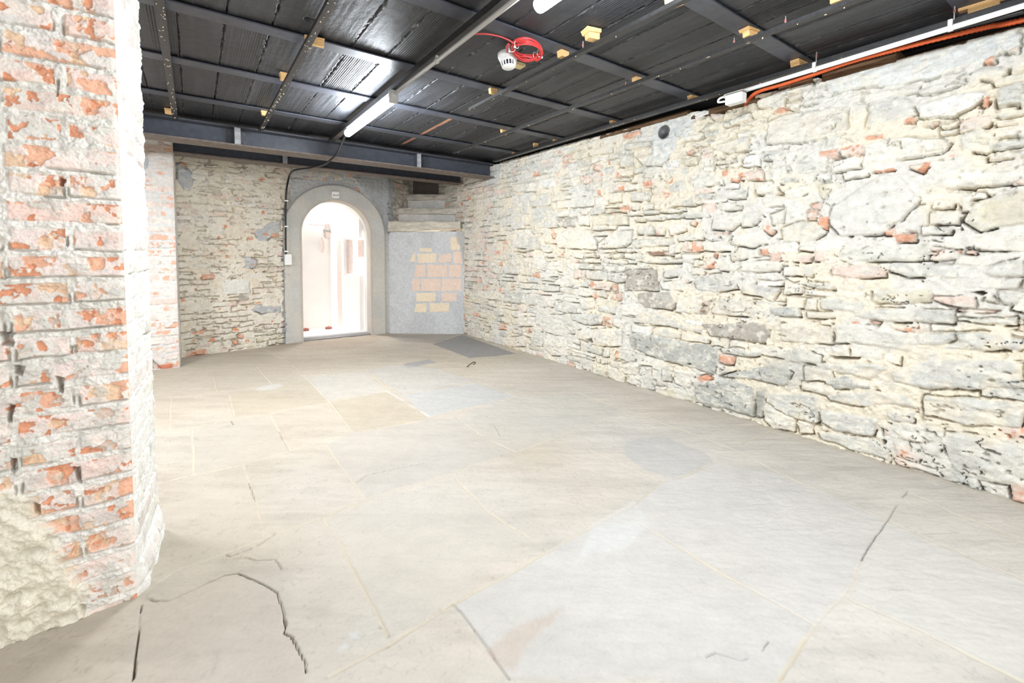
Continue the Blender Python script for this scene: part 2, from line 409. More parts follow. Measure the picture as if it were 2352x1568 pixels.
# ------------------------------------------------------------------ right wall: coursed rubble, stones traced where they stand
VIEWS = {'A': (1400, 560, 3.564), 'B': (1852, 560, 4.612), 'C': (1752, 820, 3.92), 'D': (1900, 60, 3.135), 'E': (1500, 180, 3.92),
         'F': (1080, 280, 3.92), 'G': (1040, 560, 4.612), 'P': (0, 0, 1.0)}
def parse(txt):
    for ln in txt.strip().splitlines():
        t = ln.split()
        if not t or t[0].startswith('#'): continue
        vx, vy, sc = VIEWS[t[0]]
        yield t[1], [(vx + float(p.split(',')[0]) / sc, vy + float(p.split(',')[1]) / sc) for p in t[2:]]
STONES = '''
E G 0,380 380,290 370,480 240,560 120,760 0,800
D G 0,370 500,220 1417,20 1417,140 950,320 600,410 130,470 0,490
A d 130,215 390,205 405,385 240,385 130,380
A w 405,315 560,300 640,330 610,395 560,390 430,375
A b 445,205 590,210 575,265 445,280
A d 235,400 500,395 545,500 520,540 300,520 240,470
A c 550,430 770,420 745,580 545,565
A m 750,480 830,460 800,580 745,575
A b 690,270 900,240 1030,280 1060,370 860,400 720,380
A m 300,60 530,60 535,100 330,95
A b 200,135 680,120 690,165 300,160
A o 725,180 870,150 860,205 735,205
A c 890,195 1100,150 1380,125 1410,180 1390,225 1080,235 900,220
A g 1425,180 1690,170 1670,270 1425,260
A b 1080,345 1250,330 1400,370 1350,480 1230,440 1075,410
A e 1310,520 1550,505 1570,600 1440,595 1310,585
A o 855,60 885,70 875,115 855,105
A o 1240,45 1305,35 1300,105 1240,100
A t 990,60 1230,50 1235,105 1000,150
A t 840,540 880,440 1130,430 1200,560 1180,610 1060,590 850,575
A e 150,750 250,715 500,770 890,850 880,960 865,1075 740,1030 620,1000 420,950 170,850
A d 760,655 930,655 1280,635 1320,740 1280,820 1100,790 930,770 820,755
A t 1400,650 1720,640 1690,820 1530,810 1400,790
A g 320,590 440,575 640,680 630,710 500,680 320,660
A o 25,410 95,400 100,460 35,465
A c 100,490 230,490 280,545 270,590 110,590
A b 905,855 1050,850 1250,890 1230,925 1100,920 920,895
A o 895,900 1030,920 1020,985 940,990 895,970
A e 1000,1050 1400,980 1500,1050 1440,1170 1200,1110 900,1080
A o 705,1090 790,1065 855,1100 760,1135
A e 690,1130 830,1110 1060,1110 1190,1190 1180,1420 960,1350 800,1340 710,1260
A d 1200,1190 1280,1200 1250,1420 1195,1420
A b 1290,1210 1720,1230 1710,1460 1560,1440 1280,1300
A c 1260,1300 1530,1420 1520,1540 1400,1510 1260,1400
A c 70,990 180,960 250,985 235,1080 150,1070 70,1050
A g 350,985 430,990 430,1130 350,1110
A g 432,990 500,990 510,1130 432,1130
A c 530,1020 690,1050 670,1180 600,1170 530,1140
A y 370,1170 540,1180 690,1220 690,1300 500,1270 370,1230
B g 345,60 420,25 1300,20 1290,180 900,190 500,200 350,180
B b 910,200 1640,215 1640,370 1050,355 890,300
B p 255,215 640,210 870,260 850,360 520,375 280,340
B y 700,470 1330,480 1320,620 900,640 690,625
B p 1350,560 1780,540 1800,680 1560,670 1340,600
B b 495,680 1560,700 1570,850 1200,850 900,830 500,780
B o 1570,690 1800,690 2050,715 1990,730 1600,710
B g 1590,780 1800,800 2240,760 2245,870 1900,850 1590,820
B g 280,850 700,850 1050,950 1110,1140 900,1120 310,1050
B b 1150,960 1560,930 1580,1020 1400,1080 1170,1070
B b 1570,930 2100,930 2280,1060 2280,1140 1900,1140 1440,1110 1590,1020
B b 100,1260 700,1260 880,1330 680,1440 500,1400 110,1330
B b 890,1350 1300,1220 2300,1230 2306,1540 1300,1540 900,1450
B e 220,1450 400,1400 690,1480 690,1540 300,1540
B b 0,720 430,720 430,800 0,790
B t 20,860 250,870 290,1070 20,1060
B o 485,810 585,815 570,845 490,840
B o 690,820 810,825 780,850 700,845
B o 1680,70 1780,80 1810,130 1690,130
B b 2010,500 2306,510 2306,660 2070,640
B y 1900,540 1980,580 2060,640 1870,610
B b 1830,290 2000,200 2306,150 2306,350 1900,330
B o 2245,870 2306,870 2306,960 2250,940
B p 70,90 310,80 310,190 80,190
B p 1310,40 1640,60 1640,170 1300,180
C g 560,200 800,180 970,220 960,270 700,290 570,250
C b 560,340 1000,300 1300,330 1420,470 1150,430 880,450 600,390
C b 1440,340 2352,400 2352,640 1900,620 1440,520
C b 520,470 1010,540 1040,570 1000,720 640,660 520,580
C g 500,660 1000,730 1140,830 1145,945 900,870 520,730
C b 20,330 500,440 510,600 330,570 120,470
C c 10,420 300,560 300,670 90,650 10,560
C c 310,570 450,590 460,690 330,690
C p 1050,570 1160,610 1140,710 1090,700
C b 1080,480 1230,470 1380,500 1370,590 1170,580
C c 1200,650 1540,680 1560,760 1400,780 1220,740
C p 1160,740 1300,780 1440,900 1400,970 1200,900
C b 1430,790 1580,800 1590,900 1440,880
C b 1650,680 1950,690 2280,790 2352,830 2352,1180 2050,1130 1700,1030 1640,850
C w 1800,1090 1940,1100 1980,1220 1840,1190
D b 290,580 450,480 600,520 640,640 540,690 280,740
D w 640,560 860,510 1120,460 1170,500 1040,600 900,660 650,660
D b 640,460 780,400 1000,410 850,470 650,500
D c 950,370 1100,300 1300,280 1310,340 1200,390 960,390
D b 1210,470 1417,390 1417,560 1220,590
D c 270,860 440,810 800,800 900,850 830,920 600,960 260,990
D p 90,880 270,850 265,930 100,950
D c 10,990 230,945 240,1030 40,1050
D o 0,900 80,880 90,955 0,965
D c 110,1060 300,1030 300,1080 120,1110
D b 30,1290 400,1060 560,1090 680,1250 540,1400 400,1500 100,1520 20,1430
D c 730,1340 960,1330 950,1430 720,1430
D c 770,1240 920,1240 910,1310 750,1320
D y 1060,1270 1300,1180 1417,1180 1417,1420 1100,1480 970,1400
D c 770,1000 1380,1030 1417,1120 900,1180 760,1160
D b 940,800 1100,740 1240,820 1160,920 960,900
D g 0,800 200,780 240,830 0,870
D o 540,670 640,650 640,700 540,700
D o 690,710 800,690 760,730
D o 340,1040 490,1020 490,1045 340,1055
D o 580,1000 745,980 690,1065 640,1050 580,1020
D o 830,950 920,920 920,940
D o 500,1500 640,1490 640,1560 500,1560
D o 1120,530 1165,490 1160,575 1100,580
D o 1130,240 1200,200 1230,260 1130,280
D p 1310,170 1395,130 1390,190 1300,200
D c 960,1240 1040,1260 1040,1340 960,1340
E t 1010,600 1040,400 1200,310 1764,240 1764,490 1480,560 1100,600
E c 920,200 1190,110 1190,250 940,280
E o 1085,310 1140,260 1230,280 1180,310
E p 510,320 640,320 620,380 520,385
E y 420,470 500,400 620,385 610,460 440,490
E g 620,390 870,300 880,370 640,450
E g 570,590 870,510 870,660 640,680 570,650
E p 430,640 525,600 520,720 430,720
E b 1000,650 1190,640 1190,740 1000,740
E g 1190,760 1560,740 1570,830 1250,880 1190,850
E c 1600,760 1764,740 1764,840 1610,850
E o 1500,650 1590,640 1680,620 1675,720 1500,710
E b 1150,900 1320,890 1310,940 1150,950
E c 1180,1000 1400,950 1440,1020 1290,1080 1190,1090
E y 1480,960 1690,920 1720,980 1530,1090 1480,1050
E c 910,950 1060,920 1160,1040 930,1060
E b 560,1000 860,990 840,1080 560,1100
E b 370,1040 530,1030 520,1090 380,1100
E c 970,1090 1170,1060 1170,1150 1010,1170
E g 580,1130 800,1110 800,1190 600,1195
E p 450,1130 570,1120 575,1210 450,1210
E c 540,1260 780,1210 820,1300 700,1370 530,1370
E g 790,1220 970,1190 985,1260 930,1330 790,1340
E c 1050,1230 1190,1170 1180,1300 1080,1330
E g 1150,1350 1300,1290 1480,1300 1560,1400 1420,1490 1190,1490
E c 700,1420 990,1350 1050,1490 860,1530 710,1500
E o 980,1320 1050,1320 1110,1380 1070,1420 990,1370
E o 1390,1190 1480,1180 1475,1280 1400,1280
E o 1500,1240 1590,1230 1570,1380 1480,1310
E o 710,900 790,905 770,940 710,935
E o 180,820 260,855 240,870 190,860
E p 720,850 980,820 1000,910 800,920
E c 430,800 550,780 550,860 420,860
E c 330,900 620,870 640,960 500,970 340,990
E g 140,980 270,900 330,1010 150,1030
E p 0,900 190,890 185,950 0,955
E c 0,970 120,960 120,1040 0,1040
E c 140,1330 280,1310 300,1380 160,1410
E p 20,1340 115,1330 100,1410 30,1410
E o 540,1390 700,1385 650,1410 560,1410
F c 770,1050 850,980 960,950 1080,980 1150,1080 1140,1150 800,1140
F c 1150,1100 1300,980 1470,980 1460,1080 1400,1130 1160,1145
F y 1100,840 1420,830 1430,930 1110,940
F b 550,770 740,760 780,880 780,950 570,960
F d 790,870 960,860 960,940 790,955
F c 970,840 1080,840 1075,940 970,930
F b 375,820 490,820 490,960 375,970
F c 370,1040 520,1040 520,1140 370,1140
F b 530,1030 650,1020 660,1150 530,1160
F t 340,1220 550,1220 550,1390 360,1370
F c 570,1210 680,1200 670,1340 570,1320
F c 700,1260 830,1250 830,1350 700,1340
F c 820,1400 930,1380 920,1490 810,1490
F b 730,640 870,620 870,710 740,720
F b 530,650 720,640 720,750 550,770
F b 890,590 980,600 950,660 890,650
F g 930,700 1110,670 1110,760 930,770
F c 1120,680 1240,660 1250,750 1130,770
F g 1450,640 1630,620 1620,710 1460,720
F c 380,660 470,650 470,770 380,780
F c 380,560 590,540 590,630 380,630
F w 610,520 770,490 770,590 620,610
F o 1345,770 1445,760 1440,820 1360,820
F o 1550,540 1640,520 1640,610 1560,600
F p 1640,580 1780,570 1770,640 1640,650
F p 970,490 1100,480 1100,550 975,570
F p 1110,460 1200,440 1200,540 1120,550
F p 1110,390 1200,380 1200,430 1110,440
F b 1215,420 1290,400 1310,470 1220,480
F g 1340,300 1470,280 1470,400 1350,410
F g 1490,320 1700,270 1730,400 1560,400
F c 1060,180 1160,150 1180,210 1060,240
F c 1190,130 1330,110 1340,190 1200,210
F o 1370,110 1530,60 1540,120 1380,160
F y 495,340 620,300 630,340 500,370
F b 490,380 620,370 610,430 540,460
F g 1390,200 1620,160 1640,220 1400,260
F p 1270,560 1400,550 1400,610 1300,630
F c 1550,730 1650,740 1640,790 1555,800
F g 1500,940 1660,930 1660,1020 1510,1020
F p 1670,950 1760,940 1740,1020 1670,1020
F c 1790,950 1920,910 1930,990 1800,1020
F g 1480,1060 1840,1040 1840,1110 1500,1140
G g 915,760 1240,740 1290,950 1150,980 990,940 920,870
G b 1250,740 1560,740 1570,860 1400,860 1260,800
G c 1330,910 1800,890 1800,1080 1550,1090 1330,1000
G c 650,790 880,770 880,870 680,880
G b 560,490 760,490 760,640 540,620
G b 770,530 910,530 910,650 780,650
G c 930,550 1090,560 1080,670 920,670
G c 1340,580 1500,560 1500,700 1370,700
G b 1545,650 1750,650 1730,750 1545,720
G c 330,490 510,490 510,600 330,580
G c 980,960 1180,980 1240,1100 1220,1190 1050,1180 960,1090
G b 820,960 960,970 950,1090 830,1090
G c 530,1000 780,960 770,1090 540,1090
G o 1205,1240 1305,1260 1290,1320 1210,1300
G o 1440,490 1550,530 1540,580 1440,540
G o 1700,540 1780,540 1790,605 1700,600
G c 1690,790 1850,810 1830,910 1700,870
G o 850,300 915,310 915,365 850,345
G o 1590,770 1680,780 1670,820 1620,815 1610,870 1585,870
'''
HOLES = '''
B k 800,190 920,190 905,212
B k 1730,510 1860,490 1920,520 1860,550
B k 230,1180 590,1200 560,1228 280,1222
B k 275,925 303,960 303,990 285,985
C k 1065,740 1110,730 1120,775 1085,795
C k 1970,820 2060,830 2160,875 2140,890 2000,850
C k 1590,825 1620,835 1615,865 1590,860
C k 440,590 510,585 545,625 450,615
C k 2270,710 2352,710 2352,745
C k 1840,1185 1980,1215 1970,1225 1850,1200
D k 920,1170 1100,1162 1070,1190 950,1185
E k 985,1225 1035,1252 990,1255
E k 1440,870 1505,858 1490,877
G k 1410,1010 1490,990 1505,1040 1460,1060
A k 640,970 680,975 675,1000 640,985
A k 885,1015 930,1035 915,1045
A k 620,320 690,300 650,330
A k 1110,790 1195,810 1190,825 1120,800
A k 690,1200 700,1290 745,1300 700,1305
C k 1100,570 1170,585 1165,610
D k 960,1440 990,1470 960,1480
'''
rnd = random.Random(11)
TOPPX = [(1085, 392), (1120, 383), (1175, 366), (1350, 318), (1500, 284), (1600, 256), (1650, 248), (1672, 253), (1705, 246), (1728, 228), (1740, 218), (1800, 205), (1865, 182), (2000, 155), (2200, 100), (2352, 60)]
_tp = sorted([(lambda q: (q[1], q[2]))(onx(x, y, 3.1)) for x, y in TOPPX])
def wall_top(u): return np.interp(u, [p[0] for p in _tp] + [5.6], [p[1] for p in _tp] + [2.33])
us = steps((-0.9, 0.1, .02), (.1, 3.2, .0042), (3.2, 5.7, .007), (5.7, 7.2, .03))
vs = np.linspace(-0.03, 1.0, 430)
wr = Surf((3.1, 0, 0), (0, 1, 0), (0, 0, 1), (-1, 0, 0), us, vs, top=wall_top)
bricky = [PALL['p'], PALL['p'] * 1.04, PALL['c'], PALL['c'] * .98]
for c, P in parse(STONES):
    big = c == 'G'
    P = wr.poly(P); ar = np.ptp(P[:, 0]) * np.ptp(P[:, 1])
    wr.stone(P, PALL[c] * rnd.uniform(.96, 1.03), prot=.012 if big else rnd.uniform(.010, .02) + min(.006, ar * .05), r=.05 if big else rnd.uniform(.010, .026),
             smear=.22 if big or c in 'odem' else rnd.uniform(.28, .52) + (.12 if ar > .08 else 0), rough=.006, warp=.010 if not big else .02)
brick_rows(wr, 4.75, 5.75, .75, 2.3, rnd, ch=.075, bh=.062, cols=bricky, smear=.4, prot=.006, warp=.009)
rubble_rows(wr, -.9, 7.2, 0, 2.3, rnd)
wr.compose(MORT, MORT2, seed=3, crev_thr=.475, crev=.085, crev_w=.0062, mort_rough=.009, cracks=.035, pits=.02)
chips(wr, lin(230, 172, 140) * K, thr=.70, sc=14, depth=.006, seed=61)
for c, P in parse(HOLES): wr.cavity(wr.poly(P), .1)
# grey patches, stains and soot on the stones
for col, mx, pts in [((214, 214, 208), .9, [(1112, 416), (1132, 385), (1152, 372), (1150, 395), (1143, 425), (1110, 432)]),
                     ((176, 176, 168), .8, [(1735, 895), (1758, 892), (1752, 960), (1735, 962)]),
                     ((190, 188, 178), .5, [(1755, 830), (1830, 800), (1870, 850), (1830, 890), (1770, 890)]),
                     ((200, 190, 165), .5, [(2260, 470), (2352, 440), (2352, 500), (2290, 520)]),
                     ((196, 196, 188), .6, [(2120, 1085), (2200, 1080), (2260, 1120), (2200, 1125)])]:
    wr.patch(wr.poly(pts), lin(*col) * K, mx, .02, .02)
pc = wr.pix(1527, 304); PR = 0.052
wr.keep = (np.hypot(wr.u - pc[0], wr.v - pc[1]) > PR)[:-1, :-1]
o = wr.build('wall_right', M_MASON, cap=.35); tag(o, kind='structure')
o['label'] = 'long pale rubble stone wall along the side of the cellar'

# ------------------------------------------------------------------ back wall, left part (bricky rubble), and around the door
AL = np.array([-0.16, 5.96, 0]); BL = np.array([1.0, 6.185, 0]); ul = np.linalg.norm(BL - AL); Ul = (BL - AL) / ul; Nl = np.cross(Ul, (0, 0, 1))
wb = Surf(AL, Ul, (0, 0, 1), Nl, np.arange(0, ul + .003, .006), np.arange(-.03, 2.36, .006))
tan_ = [lin(238, 230, 216) * K, lin(240, 233, 220) * K, lin(234, 224, 210) * K, lin(241, 235, 224) * K, lin(236, 222, 210) * K]
for c, P in parse('''
P o 568,546 582,543 583,551 569,552
P o 463,630 497,629 496,641 462,642
P o 622,535 640,533 640,543 623,546
P w 508,644 570,640 575,672 512,678
P o 440,765 470,755 470,768 442,772
P o 409,370 430,378 428,388 412,384
P o 419,416 430,417 430,428 420,427
P o 428,808 470,800 480,812 425,820
P d 548,672 570,670 570,690 545,692
'''):
    wb.stone(wb.poly(P), PALL[c], prot=.012, r=.01, smear=.1, rough=.003)
for pts in ([(585, 532), (600, 522), (625, 508), (645, 507), (645, 530), (625, 540), (615, 552), (590, 553)],
            [(558, 592), (575, 588), (592, 598), (585, 615), (565, 618)], [(575, 710), (590, 701), (645, 702), (645, 715), (600, 722)],
            [(405, 372), (418, 374), (440, 395), (447, 420), (428, 442), (415, 425), (405, 415)]):
    wb.stone(wb.poly(pts), lin(196, 198, 200) * K, prot=.016, r=.012, smear=.02, rough=.003, warp=.015)
brick_rows(wb, 0, ul, .2, 2.34, rnd, ch=.064, bh=.054, bl=.17, hl=.1, cols=tan_ + [PALL['p'] * .98], smear=.6, miss=.1, prot=.008, warp=.014)
rubble_rows(wb, 0, ul, 0, 2.34, rnd, .03, .08, .06, .2, pal='ttcyyt', orange=.06)
wb.compose(lin(241, 233, 217) * K, lin(237, 226, 206) * K, seed=23, crev_thr=.5, crev=.045, crev_w=.0085, cracks=.035, pits=.02, crev_all=1.0, mottle=.4, mort=.007)
chips(wb, lin(224, 158, 120) * K, thr=.77, sc=15, seed=71, ratio=0)
wb.patch(wb.poly([(648, 470), (664, 470), (672, 785), (650, 790)]), lin(150, 152, 152) * K, .9, .01, .03)
wb.patch(wb.poly([(650, 500), (662, 440), (700, 400), (760, 380), (760, 560), (652, 560)]), lin(168, 166, 160) * K, .9, .01, .03)
o = wb.build('wall_back', M_MASON); tag(o, 'pale bricky rubble wall left of the arched doorway', kind='structure')

DW0, DW1 = 0.98, 2.3; DX, DR, DZ = 1.555, .435, 1.395; YW = 6.2
wd_s = Surf((0, YW, 0), (1, 0, 0), (0, 0, 1), (0, -1, 0), np.arange(DW0, DW1 + .001, .007), np.arange(-.03, 2.36, .007))
for c, P in parse('''
P t 700,392 730,390 732,402 702,404
P t 735,396 760,393 762,404 738,408
P t 765,402 780,400 790,410 768,414
P o 797,400 806,400 806,410 798,410
P o 810,432 822,431 828,444 812,442
P y 836,444 846,446 842,456 832,452
'''): wd_s.stone(wd_s.poly(P), PALL[c] * .92, prot=.012, r=.01, smear=.2, rough=.003)
rubble_rows(wd_s, DW0, 1.85, 2.08, 2.36, rnd, .03, .06, .06, .16, pal='ttyt', orange=.15)
wd_s.compose(lin(202, 203, 203) * K, lin(190, 190, 187) * K, seed=33, crev_thr=.62, mort_rough=.006)
wd_s.patch(wd_s.poly([(806, 398), (905, 415), (905, 520), (880, 520), (860, 470), (830, 430)]), lin(172, 173, 172) * K, .8, .03, .04)
wd_s.patch(wd_s.poly([(853, 545), (887, 545), (890, 766), (853, 768)]), lin(196, 198, 198) * K, .6, .008, .006)
wd_s.patch(np.array([(2.19, -.1), (2.4, -.1), (2.4, 2.5), (2.19, 2.5)]), lin(186, 187, 187) * K, .85, .01, .008)
cu = (wd_s.u[:-1, :-1] + wd_s.u[1:, 1:]) / 2; cv = (wd_s.v[:-1, :-1] + wd_s.v[1:, 1:]) / 2
r_cut = DR + .05
wd_s.keep = ~(((np.abs(cu - DX) < r_cut) & (cv < DZ)) | (np.hypot(cu - DX, cv - DZ) < r_cut))
o = wd_s.build('wall_back_door', M_MASON); tag(o, 'grey cement wall around the arched doorway', kind='structure')

# ------------------------------------------------------------------ slanting wall below the stone steps with the hollow-block patch
AD = np.array([2.27, 6.14, 0]); BD = np.array([3.10, 5.51, 0]); ud = np.linalg.norm(BD - AD); Ud = (BD - AD) / ud; Nd = np.cross(Ud, (0, 0, 1))
ws = Surf(AD, Ud, (0, 0, 1), Nd, np.arange(-.02, ud + .02, .005), np.arange(-.03, 1.46, .005))
bt = lin(246, 229, 202) * K; bp_ = lin(243, 219, 201) * K
BLK = '''
P y 1034,544 1058,545 1058,574 1036,575
P y 962,570 991,569 992,579 968,578
P y 954,576 955,601 941,599
P y 958,582 1003,582 1002,603 959,604
P p 1008,584 1037,582 1036,602 1007,604
P p 1041,577 1062,577 1062,605 1041,605
P p 954,608 978,607 978,636 952,636
P p 981,607 1027,608 1026,636 981,636
P p 1030,608 1060,607 1059,636 1030,636
P p 947,640 964,640 964,668 947,668
P p 967,640 1012,640 1012,668 967,668
P p 1015,640 1060,639 1059,667 1015,668
P y 956,672 1001,672 1000,693 956,692
P p 1014,672 1049,672 1048,691 1014,692
P y 956,697 980,696 980,717 951,717
P y 987,696 1032,695 1031,715 987,717
P p 1066,587 1072,587 1072,598 1066,598
P p 1064,608 1071,608 1071,616 1064,616
'''
for c, P in parse(BLK):
    ws.stone(ws.poly(P), bt if c == 'y' else bp_, prot=.008, r=.003, smear=.02, rough=.0008, warp=.003, var=.02)
nblk = len(ws.st)
ws.compose(lin(214, 215, 216) * K, lin(206, 207, 208) * K, seed=43, mottle=0, crev=.012, crev_thr=.66, mort=.005, mort_rough=.004)
rib = 0.5 + .5 * np.cos(ws.u / .011 * 2 * math.pi)
inb = (ws.ID >= 0) & (ws.D > 0)
ws.h -= .0012 * rib * inb
ws.patch(ws.poly([(1040, 500), (1095, 500), (1100, 640), (1072, 640)]), lin(186, 184, 180) * K, .8, .02, .03)
o = ws.build('wall_stair', M_STONE); tag(o, 'slanting grey plaster wall with a patch of tan hollow blocks under the steps', kind='structure')

# ------------------------------------------------------------------ brick pilaster in the far corner
PB = [lin(238, 220, 211) * K, lin(234, 222, 215) * K, lin(239, 224, 216) * K, lin(234, 212, 202) * K]
pl = Surf((-1.3, 5.475, 0), (1, 0, 0), (0, 0, 1), (0, -1, 0), steps((-0.9, .8, .03), (.8, 1.155, .0045)), np.arange(-.02, 2.34, .006))
for pts in ([(318, 350), (345, 345), (340, 400), (318, 420)],): pl.stone(pl.poly(pts), lin(190, 192, 194) * K, prot=.014, r=.02, smear=.02, warp=.02)
brick_rows(pl, -.9, 1.155, 0, 2.3, rnd, ch=.078, bh=.06, cols=PB, smear=.5, right=1.155)
pl.compose(lin(230, 226, 221) * K, lin(222, 221, 218) * K, seed=53, crev_thr=.62, crev=.02)
chips(pl, lin(232, 186, 162) * K, thr=.68, sc=13, seed=81, ratio=0)
pl.patch(pl.poly([(318, 325), (398, 330), (398, 352), (345, 348), (318, 350)]), lin(176, 140, 112) * K, .6, .02, .03)
pl.cavity(pl.poly([(338, 815), (355, 828), (372, 850), (340, 855)]), .07, .02)
pl.patch(pl.poly([(362, 838), (402, 834), (400, 848), (362, 850)]), lin(206, 118, 84) * K, .9, .008, .02)
edge = sstep(0, .02, 1.155 - pl.u); pl.h *= edge
o = pl.build('brick_pilaster', M_BRICK); tag(o, 'shallow pink brick pier in the far corner below the steel beam', 'pier', kind='structure')
pr = Surf((-.145, 5.475, 0), (0, 1, 0), (0, 0, 1), (1, 0, 0), np.arange(0, .52, .008), np.arange(-.02, 2.34, .008))
pr.compose(lin(226, 222, 214) * K, lin(216, 208, 196) * K, seed=63, crev=0)
pr.h *= sstep(0, .02, pr.u)
pr.build('rendered_side', M_BRICK, parent=o)

# ------------------------------------------------------------------ near brick pillar
NB = [lin(242, 217, 206) * K, lin(240, 211, 197) * K, lin(238, 219, 210) * K, lin(244, 223, 212) * K]
XR = -.182
pf = Surf((0, 1.87, 0), (1, 0, 0), (0, 0, 1), (0, -1, 0), steps((-1.3, -.5, .02), (-.5, XR, .0019)), np.arange(-.02, 2.335, .0024))
zj = pf.pix(280, 581)[1] % .0796
k0 = 0
brick_rows(pf, -1.3, XR, 0, 2.33, rnd, ch=.0796, bh=.061, bl=.255, hl=.125, cols=NB, smear=.46, voff=zj - .0796, right=XR, prot=.007)
pf.compose(lin(237, 232, 223) * K, lin(230, 225, 215) * K, seed=73, crev=.022, crev_thr=.47, crev_w=.0034, mort=.0055, mort_rough=.007, crev_all=.12, mottle=.45)
grit = fbm(pf.u, pf.v, 130, 5, 4); onm = sstep(.001, -.002, pf.D)
pf.h += (grit - .5) * (.004 + .007 * onm)
chips(pf, lin(239, 186, 156) * K, thr=.625, sc=17, depth=.005, seed=91, ratio=0)
chips(pf, lin(232, 164, 128) * K, thr=.645, sc=30, depth=.005, seed=191, ratio=0)
chips(pf, lin(238, 204, 172) * K, thr=.66, sc=21, depth=.003, seed=95, ratio=0)
lump = sstep(.56, .64, fbm(pf.u, pf.v, 26, 37, 4)) * sstep(.3, .5, fbm(pf.u, pf.v, 5, 38, 3))
pf.h += .004 * lump; pf.col = pf.col * (1 - .7 * lump[..., None]) + lin(214, 211, 201) * K * .7 * lump[..., None]
for P in ([(128, 178), (138, 180), (137, 226), (131, 224)], [(152, 540), (160, 542), (158, 570), (150, 562)], [(0, 762), (34, 762), (30, 795), (0, 790)],
          [(28, 836), (58, 840), (50, 865), (30, 862)], [(126, 862), (150, 866), (142, 905), (130, 900)], [(18, 920), (36, 930), (34, 968), (20, 970)],
          [(26, 1046), (42, 1050), (38, 1085), (28, 1082)], [(74, 1152), (94, 1156), (92, 1188), (76, 1180)], [(76, 1262), (120, 1255), (110, 1280), (80, 1278)],
          [(165, 1075), (186, 1070), (186, 1115), (172, 1105)], [(0, 1205), (34, 1215), (20, 1235), (0, 1232)], [(172, 1380), (198, 1385), (192, 1425), (174, 1420)], [(128, 405), (150, 410), (145, 430), (132, 426)]):
    pf.cavity(pf.poly(P), .05, .008)
# coarse cream render over the foot of the pillar
m = pf.poly([(-60, 1115), (60, 1130), (120, 1200), (150, 1300), (200, 1340), (215, 1420), (0, 1500), (-60, 1510)])
w = pf.win(m, .05); dd = sstep(-.02, .03, pf.sd(m, w, .03, 12)); rg = fbm(pf.u[w], pf.v[w], 34, 12, 5)
pf.h[w] = pf.h[w] * (1 - dd) + dd * (.012 + (rg - .5) * .04)
pf.col[w] = pf.col[w] * (1 - dd[..., None]) + (lin(240, 232, 212) * K * (.8 + .3 * rg)[..., None]) * dd[..., None]
pf.h *= sstep(0, .012, XR - pf.u)
o = pf.build('brick_pillar', M_BRICK); tag(o, 'thick rough brick pillar nearest the camera', 'pillar', kind='structure')
p2 = Surf((XR, 1.87, 0), (.03, .41, 0) / np.hypot(.03, .41), (0, 0, 1), np.array([.41, -.03, 0]) / np.hypot(.03, .41), np.arange(0, .412, .004), np.arange(-.02, 2.335, .004))
brick_rows(p2, 0, .41, 0, 2.33, rnd, ch=.0796, bh=.06, bl=.25, hl=.125, cols=[PALL['w'], lin(240, 226, 218) * K, PALL['c']], smear=.6, voff=zj - .0796)
p2.compose(lin(244, 241, 234) * K, seed=83, crev=.012, crev_thr=.6, mort=.004)  # whitish coat, paler still with the strong light painted into the colour
p2.h *= sstep(0, .012, p2.u); p2.h += .02 * sstep(.13, .05, p2.v) * (0.6 + .8 * fbm(p2.u, p2.v, 16, 3, 3)) * sstep(0, .04, p2.u)
p2.build('light_whitened_side', M_BRICK, parent=o)
bk = MB().box((-1.3, 2.27, 0), (XR + .03, 2.28, 2.33)); bk.build('rear_face', M_PAINT, o)

# ------------------------------------------------------------------ floor of large flagstones
fl = Surf((0, 0, 0), (1, 0, 0), (0, 1, 0), (0, 0, 1), steps((-2.3, -.6, .03), (-.6, 1.6, .0036), (1.6, 3.12, .0042)), steps((-1.0, .1, .03), (.1, 1.9, .0033), (1.9, 3.2, .0052), (3.2, 6.35, .008)))
U_, V_ = fl.u, fl.v
rot = math.radians(35)
xu = U_ * math.cos(rot) - V_ * math.sin(rot); xv = U_ * math.sin(rot) + V_ * math.cos(rot)
f1 = fbm(xu * .5, xv * 1.5, 2.2, 3, 5); f2 = fbm(xu * .4, xv * 2.4, 9, 7, 4); f3 = fbm(U_, V_, 40, 9, 3)
tanf = np.clip(sstep(-.35, .8, (V_ - U_ * .6 - .4) / 4) + (fbm(U_, V_, 1.3, 71, 4) - .5) * 1.6, 0, 1)[..., None]
KF = .56; ca = lin(238, 231, 219) * KF; cb = lin(231, 218, 198) * KF
base = ca * (1 - tanf) + cb * tanf
fl.col = base * (.76 + .30 * f1 + .16 * f2)[..., None]
sk = sstep(.70, .76, fbm(U_, V_, 70, 67, 3)) * .10 + sstep(.55, .7, fbm(xu * .5, xv * 3, 7, 69, 4)) * .07
fl.col = fl.col * (1 - sk[..., None])
tw = fbm(xu * .6, xv * 1.7, 3.2, 61, 5) * 11; tf = np.floor(tw); fr = tw - tf; msk = sstep(.42, .58, fbm(U_, V_, 1.6, 63, 3))
fl.h = (f1 - .5) * .004 + .0017 * msk * (tf - 5 + sstep(.0, .08, fr)) + (fbm(xu, xv * 2.2, 26, 65, 4) - .5) * .0035 + (f2 - .5) * .004 + (f3 - .5) * .001
